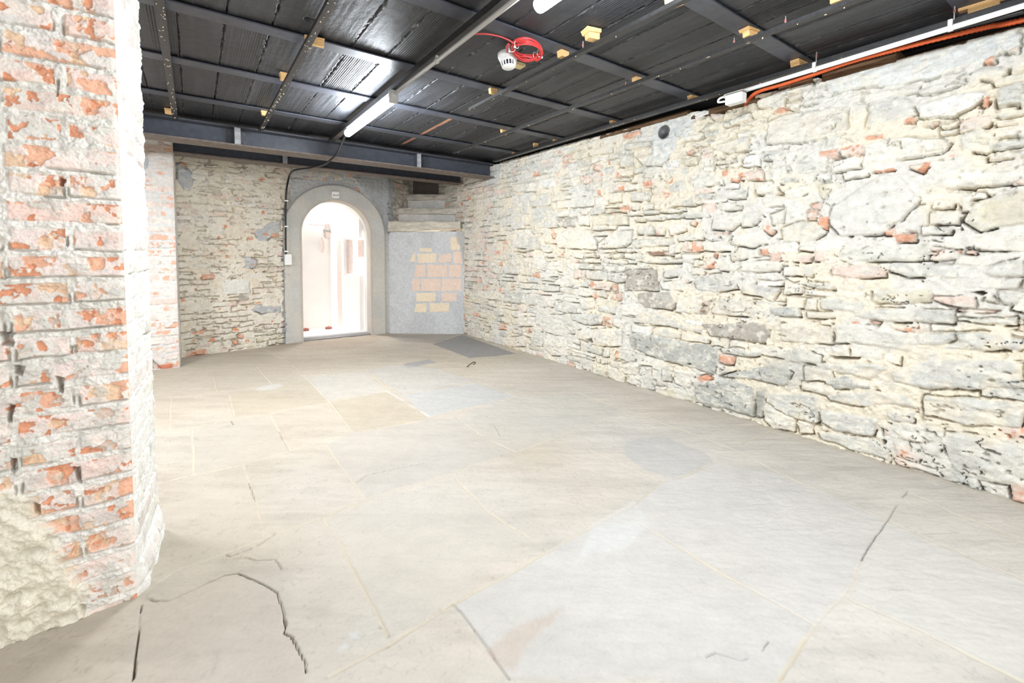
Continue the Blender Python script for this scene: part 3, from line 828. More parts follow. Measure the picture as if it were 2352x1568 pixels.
FP = [((230, 216, 198), .45, [(323, 1395), (514, 1324), (637, 1364), (658, 1437), (704, 1544), (690, 1600), (306, 1600)]), ((234, 226, 211), .5, [(748, 1192), (1044, 1100), (1119, 1173), (1211, 1236), (1042, 1387), (893, 1460), (836, 1353)]),
      ((232, 230, 225), .6, [(1042, 1387), (1153, 1329), (1366, 1206), (1467, 1201), (1643, 1308), (1872, 1435), (1787, 1568), (1169, 1559)]), ((236, 233, 228), .6, [(1467, 1201), (1469, 1149), (1520, 1108), (1640, 1060), (1800, 1091), (2037, 1196), (1952, 1350), (1872, 1435)]),
      ((226, 216, 200), .5, [(439, 982), (619, 952), (665, 1037), (558, 1067), (444, 1088)]), ((224, 218, 208), .5, [(810, 994), (976, 964), (1048, 960), (1184, 1037), (1078, 1069), (840, 1146), (747, 1023)]),
      ((222, 210, 190), .5, [(350, 914), (500, 901), (670, 875), (700, 868), (600, 820), (440, 830), (345, 860)]), ((227, 222, 210), .5, [(1184, 911), (1327, 904), (1435, 945), (1255, 1013), (1184, 1037), (1048, 960), (1130, 926)]),
      ((224, 223, 219), .8, [(922, 907), (1092, 879), (1184, 911), (986, 957)]), ((170, 170, 170), .85, [(993, 790), (1062, 768), (1187, 812), (1077, 822)]),
      ((186, 186, 186), .8, [(925, 836), (986, 826), (1003, 833), (939, 845)]), ((222, 208, 183), .6, [(755, 926), (888, 901), (986, 960), (810, 994)]),
      ((222, 208, 182), .55, [(537, 957), (530, 906), (640, 880), (705, 872), (755, 925)]), ((228, 226, 220), .5, [(840, 850), (900, 838), (1000, 845), (1092, 875), (922, 905)]),
      ((236, 230, 218), .7, [(700, 868), (840, 852), (888, 899), (755, 920)]), ((216, 215, 212), .6, [(1440, 1010), (1520, 1000), (1620, 1040), (1640, 1060), (1560, 1100), (1480, 1080), (1430, 1040)]),
      ((240, 238, 232), .8, [(598, 888), (640, 880), (650, 886), (620, 895), (585, 896)]), ((250, 249, 244), .9, [(806, 1455), (822, 1448), (828, 1462), (812, 1468)]),
      ((250, 249, 244), .9, [(778, 1490), (795, 1478), (800, 1488), (784, 1500)]), ((190, 184, 178), .6, [(885, 770), (1055, 767), (1000, 788), (930, 785)]),
      ((244, 243, 238), .6, [(1360, 1200), (1460, 1150), (1490, 1200), (1440, 1260), (1330, 1280)]), ((224, 196, 170), .4, [(1110, 1500), (1200, 1430), (1290, 1400), (1200, 1490), (1180, 1540)]),
      ((210, 190, 170), .4, [(660, 800), (700, 782), (850, 768), (880, 780), (800, 805)]), ((240, 238, 230), .6, [(1975, 1300), (2030, 1200), (2352, 1340), (2352, 1568), (2111, 1446), (1960, 1380)])]  # first patch here: warm light from the doorway painted into the floor
for col, mx, pts in FP: fl.patch(fl.poly(pts), lin(*col) * KF, mx, .012, .012)
def joint(px_, wd_=.006, depth=.005, col=(244, 232, 208), mix=1.0, warp=.005):
    w, d = fl.line([fl.pix(*p) for p in px_], warp)
    if w is None: return
    f = np.clip(1 - d / wd_, 0, 1); f = sstep(0, .7, f); br = .35 + .65 * sstep(.35, .6, fbm(fl.u[w], fl.v[w], 6, 31, 3))
    fl.h[w] -= depth * f * br
    g = (sstep(1, 0, d / (wd_ * 1.8)) * mix * br)[..., None]
    fl.col[w] = fl.col[w] * (1 - g) + lin(*col) * KF * g
J = '''391,916 390,986|439,982 444,1088|488,867 497,901|350,914 442,909 500,901 582,892 670,875|526,906 537,957|340,996 439,982 548,960 619,950 755,926|619,952 665,1037
350,1115 442,1090 558,1067 665,1037 810,994 976,964|558,1067 571,1108 588,1158 610,1230|747,1023 793,1083 838,1147|701,868 755,923 810,994|755,919 888,899|986,957 1130,926 1184,911
922,907 1092,879|701,868 840,850|840,850 895,899|588,841 622,882|769,1180 840,1146 1044,1090 1078,1069|1048,960 1122,1011 1184,1037|1044,1098 1119,1173 1211,1234|1184,1037 1255,1013 1306,993 1435,945 1510,921
1085,870 1184,911|1327,904 1439,945|1439,945 1560,985 1680,1030 1800,1091 1962,1164 2037,1196 2352,1334|1697,1020 1782,986|740,1190 840,1154|633,1226 740,1190|415,1307 518,1268 633,1226|323,1368 415,1307
744,1192 790,1265 836,1353 893,1460|893,1483 1042,1387 1153,1329 1244,1276 1366,1206 1467,1153|755,1555 893,1483|1467,1201 1643,1308 1872,1435|1872,1435 1787,1568|1872,1435 1952,1350 1978,1286
2101,1137 2191,1180 2352,1238|1952,1377 2111,1446 2352,1568|1520,1108 1588,1088 1640,1060|1354,1034 1510,1105|1520,1108 1469,1149|1062,768 1187,812|993,790 1077,822|640,795 720,812|700,868 660,830 600,800'''
for ln in J.replace('\n', '|').split('|'): joint([tuple(map(float, p.split(','))) for p in ln.split()])
joint([(888, 899), (986, 957)], .01, .002, (246, 242, 232), .9)  # joint with a white highlight painted into its colour
CR = [([(472, 1345), (514, 1324), (545, 1319), (583, 1333), (637, 1364), (650, 1400), (658, 1437), (652, 1454), (671, 1464), (690, 1500), (702, 1521), (704, 1544)], .005, .02),
      ([(323, 1395), (317, 1475), (306, 1567)], .005, .02), ([(1042, 1387), (1090, 1445), (1140, 1520), (1169, 1559)], .0045, .02),
      ([(820, 1110), (840, 1093), (891, 1081), (959, 1067), (1031, 1049)], .0045, .008), ([(518, 1272), (530, 1276), (590, 1253), (633, 1226)], .0045, .01),
      ([(510, 1286), (568, 1280), (591, 1287), (633, 1284), (648, 1307)], .0045, .007), ([(2031, 1206), (2010, 1232), (1978, 1286)], .005, .015), ([(2085, 1127), (2060, 1160), (2031, 1206)], .004, .008),
      ([(1622, 1507), (1643, 1499), (1701, 1515), (1739, 1505), (1765, 1475)], .0045, .01), ([(345, 1380), (365, 1384), (392, 1383), (440, 1362), (472, 1345)], .0045, .006),
      ([(500, 970), (530, 965), (537, 975), (520, 979)], .006, .018), ([(443, 1005), (456, 1010)], .006, .018), ([(377, 1012), (392, 1011)], .006, .015),
      ([(870, 1440), (893, 1462)], .005, .016), ([(640, 990), (650, 1010), (660, 1030)], .005, .01), ([(571, 1108), (588, 1150)], .004, .01), ([(1085, 968), (1135, 975), (1150, 1000), (1190, 1003)], .0045, .008),
      ([(1215, 1068), (1290, 1070), (1330, 1090)], .0045, .006), ([(1270, 1030), (1300, 1040), (1340, 1055)], .0045, .006), ([(2095, 1220), (2120, 1226), (2200, 1222)], .0045, .008)]
for pts, wd_, dp in CR:
    w, d = fl.line([fl.pix(*p) for p in pts], .004, 14)
    if w is not None: fl.h[w] -= dp * 2.0 * sstep(1, .4, d / (wd_ * .52)) * sstep(.2, .42, fbm(fl.u[w], fl.v[w], 9, 41, 3))
# mortar and grit swept up against the foot of the rubble wall
fu = sstep(.10, .0, (3.1 - U_)); fl.h += .018 * fu * fbm(U_, V_, 12, 4, 3); fl.col = fl.col * (1 - .5 * fu[..., None]) + lin(222, 210, 186) * KF * .5 * fu[..., None]
o = fl.build('floor', M_FLOOR); tag(o, 'floor of large worn pale flagstones', kind='structure')

# ------------------------------------------------------------------ ceiling of black-painted clay panels
ZC = 2.318
PURL = [.50, 1.22, 1.952, 2.69, 3.43, 4.20]          # purlin centre lines (Y)
ce = Surf((0, 0, ZC), (1, 0, 0), (0, 1, 0), (0, 0, -1), steps((-2.3, -.45, .03), (-.45, 3.2, .0036), (3.2, 3.46, .02)), steps((-1.0, .9, .03), (.9, 4.75, .011), (4.75, 7.2, .04)))
bay = np.searchsorted(np.array(PURL), ce.v); xo = ce.u + .04
pan = np.floor(xo / .2).astype(int); fx = xo / .2 - pan
hsh = _tab[(pan * 7 + bay * 31) & 255, (pan * 3 + bay * 11) & 255]; hs2 = _tab[(pan * 13 + bay * 5) & 255, 77]
groove = .5 + .5 * np.cos(xo / .0125 * 2 * math.pi); gamp = .0042 * sstep(.35, .8, hsh) * sstep(.25, .5, fbm(ce.u * 6, ce.v * .8, 1.6, 3, 3) * .6 + hs2 * .5)
streak = fbm(ce.u * 22, ce.v * 1.2, 2.2, 5, 4)
ds = np.minimum(fx, 1 - fx) * .2
rag = fbm(ce.u * .7, ce.v, 48, 8, 4); gapw = .003 + .007 * sstep(.42, .68, rag)
ce.h = (hsh - .5) * .005 - gamp * groove + (streak - .5) * .003 + (fbm(ce.u, ce.v, 26, 11, 4) - .5) * .0016
seam = sstep(1, .3, ds / gapw)
ce.h -= .02 * seam * sstep(.25, .4, hs2 + .3 * rag)
blob = sstep(.014, .003, ds) * sstep(.56, .68, fbm(ce.u, ce.v, 30, 15, 3)); ce.h += .006 * blob
dust = sstep(.5, .75, fbm(ce.u * 5, ce.v * .7, 2.5, 21, 4)) * .6 + sstep(.6, .7, rag) * .25
ce.col = np.array([.024, .0255, .029]) * (0.8 + .5 * streak)[..., None] * (1 + 1.1 * dust)[..., None] + (blob * .05)[..., None]
hl = (ce.u > 1.35) & (ce.u < 1.42) & (ce.v > 3.0) & (ce.v < 4.7)
qa = onz(1050, 268, 2.31); qb = onz(918, 336, 2.31); qx = qa[0] + (ce.v - qa[1]) * (qb[0] - qa[0]) / (qb[1] - qa[1])
f = (sstep(.020, .014, np.abs(ce.u - qx)) * sstep(qa[1] - .02, qa[1] + .02, ce.v) * sstep(qb[1] + .02, qb[1] - .02, ce.v) * sstep(.3, .42, fbm(ce.u, ce.v * .3, 22, 2, 3)))[..., None]
ce.col = ce.col * (1 - f) + lin(196, 140, 108) * .7 * f
q = onz(712, 47, ZC); d = np.hypot(ce.u - q[0], (ce.v - q[1]) * 1.2); ce.h -= .06 * sstep(.03, .022, d)
o = ce.build('ceiling', M_CEIL); tag(o, 'low ceiling of black-painted ribbed clay panels', kind='structure')

# ------------------------------------------------------------------ steel
XW = 3.13
def purlin(i, yc):
    w = .05; z0 = 2.302
    m = MB()
    m.box((-1.6, yc - w, z0), (XW, yc + w, z0 + .008), .0015)
    m.box((-1.6, yc - .006, z0 + .007), (XW, yc + .006, z0 + .05))
    o = m.build('steel_purlin', M_STEEL)
    return o
plab = ['flat black steel purlin at the upper right corner beside the wall, nearest the camera', 'flat black steel purlin in front of the second tube light, second from the camera',
        'flat black steel purlin passing behind the smoke detector and red cable coil', 'flat black steel purlin crossing the ceiling just in front of the lit tube',
        'flat black steel purlin crossing over the middle of the lit tube', 'flat black steel purlin nearest the deep steel beam, behind the lit tube end']
for i, y in enumerate(PURL): tag(purlin(i, y), plab[i], 'purlin', 'steel purlins under the ceiling', 'thing')

def ibeam(y0, y1, z0, z1, x0, x1, label, stiff, web=.008):
    e = empty('steel_beam', ((x0 + x1) / 2, (y0 + y1) / 2, z0), label, 'beam')
    t = .013; yc = (y0 + y1) / 2
    MB().box((x0, y0, z0), (x1, y1, z0 + t), .002).build('bottom_flange', M_FLANGE, e)
    MB().box((x0, y0, z1 - t), (x1, y1, z1), .002).build('top_flange', M_STEEL, e)
    MB().box((x0, yc - web, z0 + t - .001), (x1, yc + web, z1 - t + .001)).build('web', M_STEEL, e)
    for xs in stiff:
        m = MB().box((xs - .022, y0 + .004, z0 + t - .001), (xs - .008, yc, z1 - t + .001), .001)
        m.box((xs + .008, y0 + .004, z0 + t - .001), (xs + .022, yc, z1 - t + .001), .001)
        m.box((xs - .075, yc - web - .008, z0 + t + .01), (xs + .075, yc - web + .001, z1 - t - .01), .002)
        s = m.build('stiffener_plate', M_STEEL, e)
        wm = MB()
        wm.box((xs - .024, y0 + .001, z0 + t), (xs + .024, y0 + .006, z1 - t + .001), .001)
        w_ = wm.build('joint_strip', M_WELD, s)
        for dx in (-.055, .055):
            for zz in (.3, .72):
                b = MB(); z = z0 + (z1 - z0) * zz; b.lathe([(.009, 0), (.009, .007), (.004, .009)], Matrix.Translation((xs + dx, yc - web - .007, z)) @ Matrix.Rotation(math.pi / 2, 4, 'X'), 6)
                b.build('bolt_head', M_FLANGE, s)
    return e
xs1 = ony(545, 315, 4.75)[0]; xs2 = ony(960, 372, 4.75)[0]
ibeam(4.715, 4.94, 2.1, 2.272, -.9, 3.085, 'deep dark steel beam with two bolted joints crossing in front of the far wall', [xs1, xs2])
ibeam(5.50, 5.68, 2.115, 2.29, -.14, 3.08, 'dark steel beam set in shadow behind the front beam over the doorway', [ony(655, 372, 5.5)[0]])

def strip(x, w, z0, z1, y0, y1, label, mat=M_STRIP, specks=0, seed=0, prof='U'):
    e = empty('metal_strip', (x, (y0 + y1) / 2, z0), label, 'strip', 'dark metal strips hung under the purlins')
    m = MB()
    m.box((x - w / 2, y0, z0), (x + w / 2, y1, z0 + .004), .001)
    m.box((x - w / 2, y0, z0 + .003), (x - w / 2 + .003, y1, z1), .0006); m.box((x + w / 2 - .003, y0, z0 + .003), (x + w / 2, y1, z1), .0006)
    m.build('channel', mat, e)
    if specks:
        r = random.Random(seed); sm = MB()
        for k in range(specks):
            y = y0 + (y1 - y0) * r.random(); xx = x + (r.random() - .5) * w * .85; s = r.uniform(.002, .006); l = r.uniform(.004, .014)
            M = Matrix.Translation((xx, y, z0 - .001)) @ Matrix.Rotation(r.random() * 6.28, 4, 'Z') @ Matrix.Rotation(r.uniform(-1.2, 1.2), 4, 'X')
            sm.box((-s / 2, -l / 2, -.001), (s / 2, l / 2, .0015), 0, M)
        o = sm.build('nail_flakes', M_SPECK, e); o['kind'] = 'stuff'; o['label'] = 'pale flakes and nail ends stuck in the strip'
    return e
ZS = 2.235
strip(-.097, .037, ZS, ZS + .022, .6, 4.66, 'dark speckled metal strip under the ceiling beside the brick pillar', specks=70, seed=1)
strip(.516, .034, ZS, ZS + .022, .5, 4.64, 'dark speckled metal strip running over the purlins left of the lit tube', specks=80, seed=2)
strip(1.12, .05, 2.228, 2.262, -.6, 4.6, 'black metal strip carrying the tube light and its grey conduit', seed=3)
strip(1.742, .03, ZS, ZS + .02, -.6, 3.0, 'black metal strip right of the smoke detector, ending in bare plaster', specks=22, seed=4)
strip(2.335, .03, ZS, ZS + .02, -.6, 4.38, 'black metal strip crossing the purlins midway between smoke detector and stone wall', specks=40, seed=5)
strip(2.945, .05, 2.238, 2.262, -.6, 4.5, 'black metal strip along the top of the stone wall beside the white conduit', specks=30, seed=6)

# wooden wedges packed between the strips and the purlins
def wedge(i, px_, dx, dy, big, label, dirx=-1):
    q = onz(px_[0], px_[1], 2.28); r = random.Random(i * 7 + 3)
    e = empty('wooden_wedge', (q[0], q[1], 2.262), label, 'wedge', 'pale wooden wedges under the ceiling')
    zt = 2.3015 if any(abs(q[1] - y) < .05 + dy * .5 for y in PURL) else 2.312
    if big:
        M = Matrix.Translation((q[0], q[1], 0)) @ Matrix.Rotation(r.uniform(-.25, .25), 4, 'Z')
        a = MB(); a.prism([(-dx / 2, zt), (dx / 2, zt), (dx / 2, 2.294), (-dx / 2 * .7, 2.290)], 'y', -dy / 2, dy / 2, .0012); a.bm.transform(M)
        a.build('wedge_plate', M_WOOD, e)
        a = MB(); a.prism([(-dx * .3, 2.292), (dx * .48, 2.294), (dx * .48, 2.262), (-dx * .25, 2.264)], 'y', -dy * .32, dy * .30, .0012); a.bm.transform(M)
        a.build('wedge_block', M_WOOD, e)
    else:
        M = Matrix.Translation((q[0], q[1], 0)) @ Matrix.Rotation(r.uniform(-.15, .15), 4, 'Z')
        a = MB(); a.prism([(-dx / 2, zt), (dx / 2, zt), (dx / 2, 2.264), (-dx / 2 * .8, 2.266)], 'y', -dy / 2, dy / 2, .0015); a.bm.transform(M)
        a.build('wedge_block', M_WOOD, e)
WED = [((722, 97), .1, .045, 1, 'split wooden wedge on the speckled strip above the purlin before the lit tube'),
       ((654, 180), .06, .04, 0, 'small wooden wedge on the speckled strip at the second purlin before the deep beam'),
       ((610, 262), .07, .035, 0, 'small wooden wedge on the speckled strip at the purlin nearest the deep beam'),
       ((386, 258), .05, .02, 0, 'thin wooden sliver beside the strip next to the brick pillar'),
       ((1357, 84), .085, .07, 1, 'large double wooden wedge up on the panel beyond the red cable coil'),
       ((1293, 127), .06, .04, 0, 'wooden wedge on the purlin just right of the red cable coil'),
       ((1132, 211), .055, .035, 0, 'wooden wedge on the strip below the smoke detector'),
       ((1548, 2), .07, .06, 0, 'wooden wedge cut by the top edge of the picture, middle of the ceiling'),
       ((1720, 79), .09, .06, 1, 'flat double wooden wedge on the middle strip at the wide purlin'),
       ((1462, 186), .05, .04, 0, 'wooden wedge on the middle strip, second from the camera'),
       ((1157, 305), .06, .035, 0, 'small wooden wedge at the far end of the middle strip'),
       ((1835, 150), .11, .05, 0, 'long wooden wedge above the white conduit near its middle'),
       ((1592, 228), .085, .04, 0, 'wooden wedge over the wall top just left of the white conduit end'),
       ((1408, 284), .06, .035, 0, 'wooden wedge over the wall top left of the round pipe hole'),
       ((1276, 326), .06, .03, 0, 'small dark wooden wedge over the wall top above the pink bricks'),
       ((1230, 336), .05, .035, 0, 'short wooden wedge hanging over the wall top near the far beam'),
       ((1181, 355), .05, .03, 0, 'farthest wooden wedge over the wall top beside the deep beam'),
       ((1927, 1), .07, .05, 0, 'wooden wedge at the top edge of the picture on the middle strip'),
       ((2258, 18), .05, .16, 1, 'long orange-brown wooden wedge at the upper right corner beside the white conduit')]
for i, wgd in enumerate(WED): wedge(i, *wgd)

# pink-headed plugs standing up from the strips
for i, (x, y, lab) in enumerate([(1339, 108, 'pink-headed plug on the strip below the large double wedge'), (1686, 100, 'pink-headed plug on the middle strip left of the flat double wedge'),
                                 (1804, 52, 'pink-headed plug on the middle strip at the top of the picture'), (1437, 198, 'tiny pink-headed plug on the middle strip below its small wedge'),
                                 (1875, 132, 'pink-headed plug beside the long wedge over the white conduit'), (2192, 30, 'pink-headed plug left of the orange-brown wedge in the corner')]):
    q = onz(x, y, 2.27)
    e = empty('wall_plug', (q[0], q[1], 2.25), lab, 'plug', 'pink plugs along the strips')
    MB().tube([(q[0], q[1], 2.24), (q[0], q[1], 2.30)], .0022, 8).build('pin', M_GREY, e)
    MB().tube([(q[0], q[1], 2.272), (q[0], q[1], 2.285)], .005, 8).build('plug_head', M_PINK, e)

# ------------------------------------------------------------------ tube lights, conduits
def tube_light(name, x, y0, y1, z, label, cap=True, on=True):
    e = empty(name, (x, (y0 + y1) / 2, z), label, 'tube light', 'tube lights under the ceiling')
    m = MB(); m.tube([(x, y0, z), (x, y0 + .006, z), (x, y1 - .012, z), (x, y1 - .003, z), (x, y1, z)], [.024, .03, .03, .028, .015], 24)
    m.build('diffuser', M_TUBE, e, True)
    MB().box((x - .011, y0 + .02, z + .027), (x + .011, y1 - .02, z + .052), .003).build('housing', M_GREY, e)
    if cap: MB().box((x - .028, y0 - .035, z - .03), (x + .028, y0 + .003, z + .05), .004).build('end_cap', M_GREY, e)
    return e
YL0, YL1 = 2.93, 4.0
tube_light('tube_light', 1.105, YL0, YL1, 2.175, 'glowing tube light hung below the black ceiling before the steel beam')
tube_light('tube_light', 1.19, .40, 1.49, 2.175, 'glowing tube light whose tip shows at the top edge of the picture')
def conduit(name, pts, r, mat, label, cat, clips, clipmat, up):
    e = empty(name, tuple(pts[len(pts) // 2]), label, cat)
    MB().tube(pts, r, 16).build('pipe', mat, e, True)
    for (y, dx) in clips:
        # find pipe point at y
        P = min(spline(pts, 40), key=lambda p: abs(p.y - y))
        c = MB(); c.tube([(P.x, P.y - .008, P.z), (P.x, P.y + .008, P.z)], r + .0035, 16)
        c.box((P.x - .006 + dx, P.y - .008, P.z), (P.x + .006 + dx, P.y + .008, P.z + up), .001)
        c.build('pipe_clip', clipmat, e, False)
    return e
zc = 2.2
conduit('grey_conduit', [(1.108, -.8, zc), (1.11, 1.5, zc), (1.107, YL0 - .02, zc)], .0115, M_GREY, 'straight grey plastic conduit leading to the near end of the lit tube', 'conduit',
        [(ony(1010, 128, 2.28)[1], 0)], M_GREY, .03)
pa = onz(1664, 222, 2.2); pb = onz(2352, 13, 2.2); dv = (pb - pa)
YE = pa[1]
conduit('white_conduit', [tuple(pa - dv * 0), tuple(pa + dv * .5), tuple(pb), tuple(pb + dv * .6)], .0125, M_WHITE, 'long straight white conduit along the top of the stone wall', 'conduit',
        [(onz(1870, 157, 2.2)[1], -.01), (onz(2187, 62, 2.2)[1], -.01)], M_WHITE, .035)
e = empty('junction_box', tuple(pa + dv * .03 + np.array([.03, 0, -.03])), 'small white junction box under the end of the white conduit', 'junction box')
bx0 = onz(1690, 222, 2.165)
m = MB().box((bx0[0] - .03, bx0[1] - .055, 2.12), (bx0[0] + .03, bx0[1] + .055, 2.18), .003); m.build('box_body', M_WHITE, e)
MB().box((bx0[0] - .034, bx0[1] - .06, 2.184), (bx0[0] + .034, bx0[1] + .06, 2.19), .002).build('box_lid', M_GREY, e)
tag(MB().tube(spline([tuple(pa), (pa[0], pa[1] + .03, pa[2] - .002), (pa[0] + .004, pa[1] + .045, pa[2] - .012), (pa[0] + .012, pa[1] + .045, pa[2] - .022), (pa[0] + .03, pa[1] + .01, pa[2] - .022)], 6), .007, 12).build('elbow_pipe', M_WHITE, None, True),
    'tiny white elbow curling back from the white conduit end to the junction box', 'elbow', None, 'thing')
# orange corrugated conduit lying on the wall top
op = [onx(1712, 243, 3.10), onx(1722, 226, 3.09), onx(1745, 209, 3.08), onx(1800, 193, 3.08), onx(1868, 171, 3.07), onx(1960, 140, 3.06), onx(2080, 108, 3.07), onx(2260, 64, 3.12), onx(2352, 46, 3.13)]
sp = spline([tuple(p) for p in op] + [(3.13, -.2, 2.2)], 30)
rr_ = [.0125 + .0018 * (1 if (k // 1) % 2 else -1) for k in range(len(sp))]
tag(MB().tube(sp, rr_, 14).build('orange_conduit', M_ORANGE, None, True), 'orange corrugated conduit snaking along the ragged top of the stone wall', 'conduit', None, 'thing')
bp2 = [onx(2085, 96, 3.03), onx(2130, 82, 3.02), onx(2210, 62, 3.02), onx(2290, 42, 3.03), onx(2352, 26, 3.03)]
tag(MB().tube(spline([tuple(p) for p in bp2], 10), .011, 12).build('black_hose', M_BLACK, None, True), 'black hose lying beside the orange conduit on the wall top', 'hose', None, 'thing')
# old timbers left on the wall top
rt = random.Random(5)
for (p0, p1, h_, lab) in [((1590, 247), (1745, 236), .02, 'thin split old plank in the gap over the wall below the junction box'), ((1790, 196), (1868, 178), .03, 'broken end of old timber under the orange conduit'),
                          ((1890, 170), (2060, 135), .045, 'long weathered timber on the wall top right of the junction box'), ((1380, 300), (1580, 262), .018, 'grey weathered board along the wall top by the round pipe hole')]:
    a = onx(*p0, 3.10); b = onx(*p1, 3.10); y0, y1 = sorted((a[1], b[1])); z = (a[2] + b[2]) / 2
    zt0 = wall_top(np.array([(y0 + y1) / 2]))[0]
    m = MB(); m.prism([(3.085, zt0 - .015), (3.25, zt0 - .015), (3.25, zt0 + h_ + .01), (3.105, zt0 + h_ + .012), (3.088, zt0 + h_ * .6)], 'y', y0, y1, .002)
    tag(m.build('old_timber', M_OLDWOOD), lab, 'timber', 'old timbers on the wall top', 'thing')
# dark void above the wall: rear board closing the gap
tag(MB().box((3.44, -.9, 1.9), (3.46, 7.2, 2.4)).build('trim_1', M_OLDWOOD), 'dark board behind the gap over the stone wall', kind='structure')

# drain pipe hole
e = empty('drain_pipe', tuple(onx(1527, 304, 3.1)), 'open end of a grey plastic pipe in the stone wall near the ceiling', 'pipe')
c = onx(1527, 304, 3.1)
RX = Matrix.Translation((3.1, c[1], c[2])) @ Matrix.Rotation(math.pi / 2, 4, 'Y')
MB().lathe([(PR + .004, -.012), (PR - .003, -.014), (PR - .003, .30), (.0001, .301)], RX, 40).build('pipe_bore', M_PVC, e, True)
rc = MB(); r = random.Random(3)
for k in range(7):
    a = r.uniform(4.2, 5.4) - math.pi; rr2 = PR * r.uniform(.7, .95)
    rc.box((3.14 + .03 * k / 7, c[1] + .012 * (k - 3) - .014, c[2] - PR + .002), (3.17 + .03 * k / 7, c[1] + .012 * (k - 3) + .012, c[2] - PR + .012 + .018 * r.random()), .003)
rc.build('rubble_bits', M_BROWN, e)

# ------------------------------------------------------------------ smoke detector with its red cable coil
q = onz(1166, 141, 2.235)
ax = Vector((.06, -.10, -1)).normalized()
Mq = Matrix.Translation((q[0], q[1], 2.268)) @ ax.to_track_quat('Z', 'Y').to_matrix().to_4x4() @ Matrix.Scale(1.08, 4)
e = empty('smoke_detector', (q[0], q[1], 2.25), 'white round smoke detector hanging under the ceiling beside the red coil', 'smoke detector')
MB().lathe([(.046, -.012), (.052, -.010), (.053, .004), (.051, .014), (.044, .03), (.040, .034), (.0001, .034)], Mq, 48).build('base', M_WHITE, e, True)
MB().lathe([(.034, .03), (.033, .055), (.0001, .055)], Mq, 32).build('chamber', M_DARK, e, True)
fn = MB()
for k in range(14):
    a = 2 * math.pi * k / 14
    M2 = Mq @ Matrix.Rotation(a, 4, 'Z')
    t = bmesh.new()
    vs_ = [t.verts.new(M2 @ Vector(p)) for p in [(.034, -.0022, .030), (.045, -.0022, .028), (.036, -.0022, .060), (.028, -.0022, .060), (.034, .0022, .030), (.045, .0022, .028), (.036, .0022, .060), (.028, .0022, .060)]]
    for f_ in ((0, 1, 2, 3), (7, 6, 5, 4), (0, 4, 5, 1), (1, 5, 6, 2), (2, 6, 7, 3), (3, 7, 4, 0)): t.faces.new([vs_[i] for i in f_])
    fn._add(t)
fn.build('grille_fins', M_WHITE, e)
MB().lathe([(.0365, .058), (.036, .061), (.030, .066), (.0001, .068)], Mq, 40).build('cap', M_WHITE, e, True)
q2 = onz(1192, 152, 2.28)
MB().box((q2[0] - .045, q2[1] - .03, 2.275), (q2[0] + .03, q2[1] + .03, 2.292), .003).build('mounting_block', plain('cream_block', (206, 186, 140), .6), e)

q = onz(1210, 117, 2.245)
e = empty('red_cable_coil', (q[0], q[1], 2.245), 'coil of red cable tied with white ties under the ceiling', 'cable coil')
r = random.Random(9)
pts = []
NL = 9
for k in range(NL * 28):
    a = 2 * math.pi * k / 28; lp = k / 28
    ra = .083 + .008 * math.sin(lp * 2.3) + .004 * math.sin(a * 3 + lp); rb = .070 + .007 * math.cos(lp * 3.1)
    pts.append((q[0] + ra * math.cos(a + .7), q[1] + rb * math.sin(a + .7), 2.25 + .011 * math.sin(lp * 1.9 + .8) + .006 * math.sin(a * 2 + lp * 2) - .012 * math.cos(a)))
MB().tube(pts, .0042, 8).build('coil_loops', M_RED, e, True)
lead = [onz(1088, 78, 2.27), onz(1115, 78, 2.275), onz(1145, 83, 2.275), onz(1168, 92, 2.262), onz(1180, 100, 2.25)]
MB().tube(spline([tuple(p) for p in lead], 8), .0042, 8).build('lead_cable', M_RED, e, True)
sd = [onz(1168, 100, 2.25), onz(1163, 108, 2.255), onz(1166, 122, 2.262)]
for k in range(3): MB().tube(spline([(p[0] + .006 * k, p[1] + .004 * k, p[2]) for p in sd], 6), .004, 8).build('wire_tail', M_RED, e, True)
for a in (3.37, 2.72, .37, -.1):
    ca_, sa_ = math.cos(a), math.sin(a)
    cc = Vector((q[0] + .083 * ca_, q[1] + .077 * sa_, 2.25)); rad = Vector((ca_, sa_, 0))
    ring = [cc + rad * .017 * math.cos(t_ * math.pi / 8) + Vector((0, 0, 1)) *   .019 * math.sin(t_ * math.pi / 8) for t_ in range(16)]
    tie = MB().tube(ring, .0017, 6, closed=True); tie.box(cc + rad * .015 - Vector((.004, .004, .022)), cc + rad * .015 + Vector((.004, .004, -.012)), .001)
    tie.build('cable_tie', M_WHITE, e)

# ------------------------------------------------------------------ black cable from the tube down to the switch box
def yb(x): return AL[1] + (x - AL[0]) * (BL[1] - AL[1]) / (BL[0] - AL[0])
YWc = 6.10
cp = [(1.105, 4.0, 2.19), tuple(ony(788, 322, 4.2)), tuple(ony(778, 345, 4.5)), tuple(ony(765, 362, 4.66)), tuple(ony(745, 377, 4.83)), tuple(ony(715, 385, 5.2)), tuple(ony(692, 388, 5.45)), tuple(ony(676, 391, 5.6)), tuple(ony(668, 397, 5.8)),
      tuple(ony(664, 405, YWc)), tuple(ony(659, 430, YWc)), tuple(ony(656.5, 460, YWc)), tuple(ony(656, 520, YWc)), tuple(ony(656.5, 585, YWc))]
e = empty('black_cable', cp[8], 'black cable looping from the tube light down the wall to the switch box', 'cable')
MB().tube(spline(cp, 12), .0105, 10).build('cable', M_BLACK, e, True)
for (x, y) in ((657, 461), (657, 520), (657, 577)):
    p = ony(x, y, YWc); MB().box((p[0] - .016, p[1] - .013, p[2] - .008), (p[0] + .024, p[1] + .05, p[2] + .008), .002).build('cable_clip', M_WHITE, e)
p = ony(661.5, 596, 6.12)
e = empty('switch_box', tuple(p), 'white rectangular switch box on the wall left of the arched doorway', 'switch box')
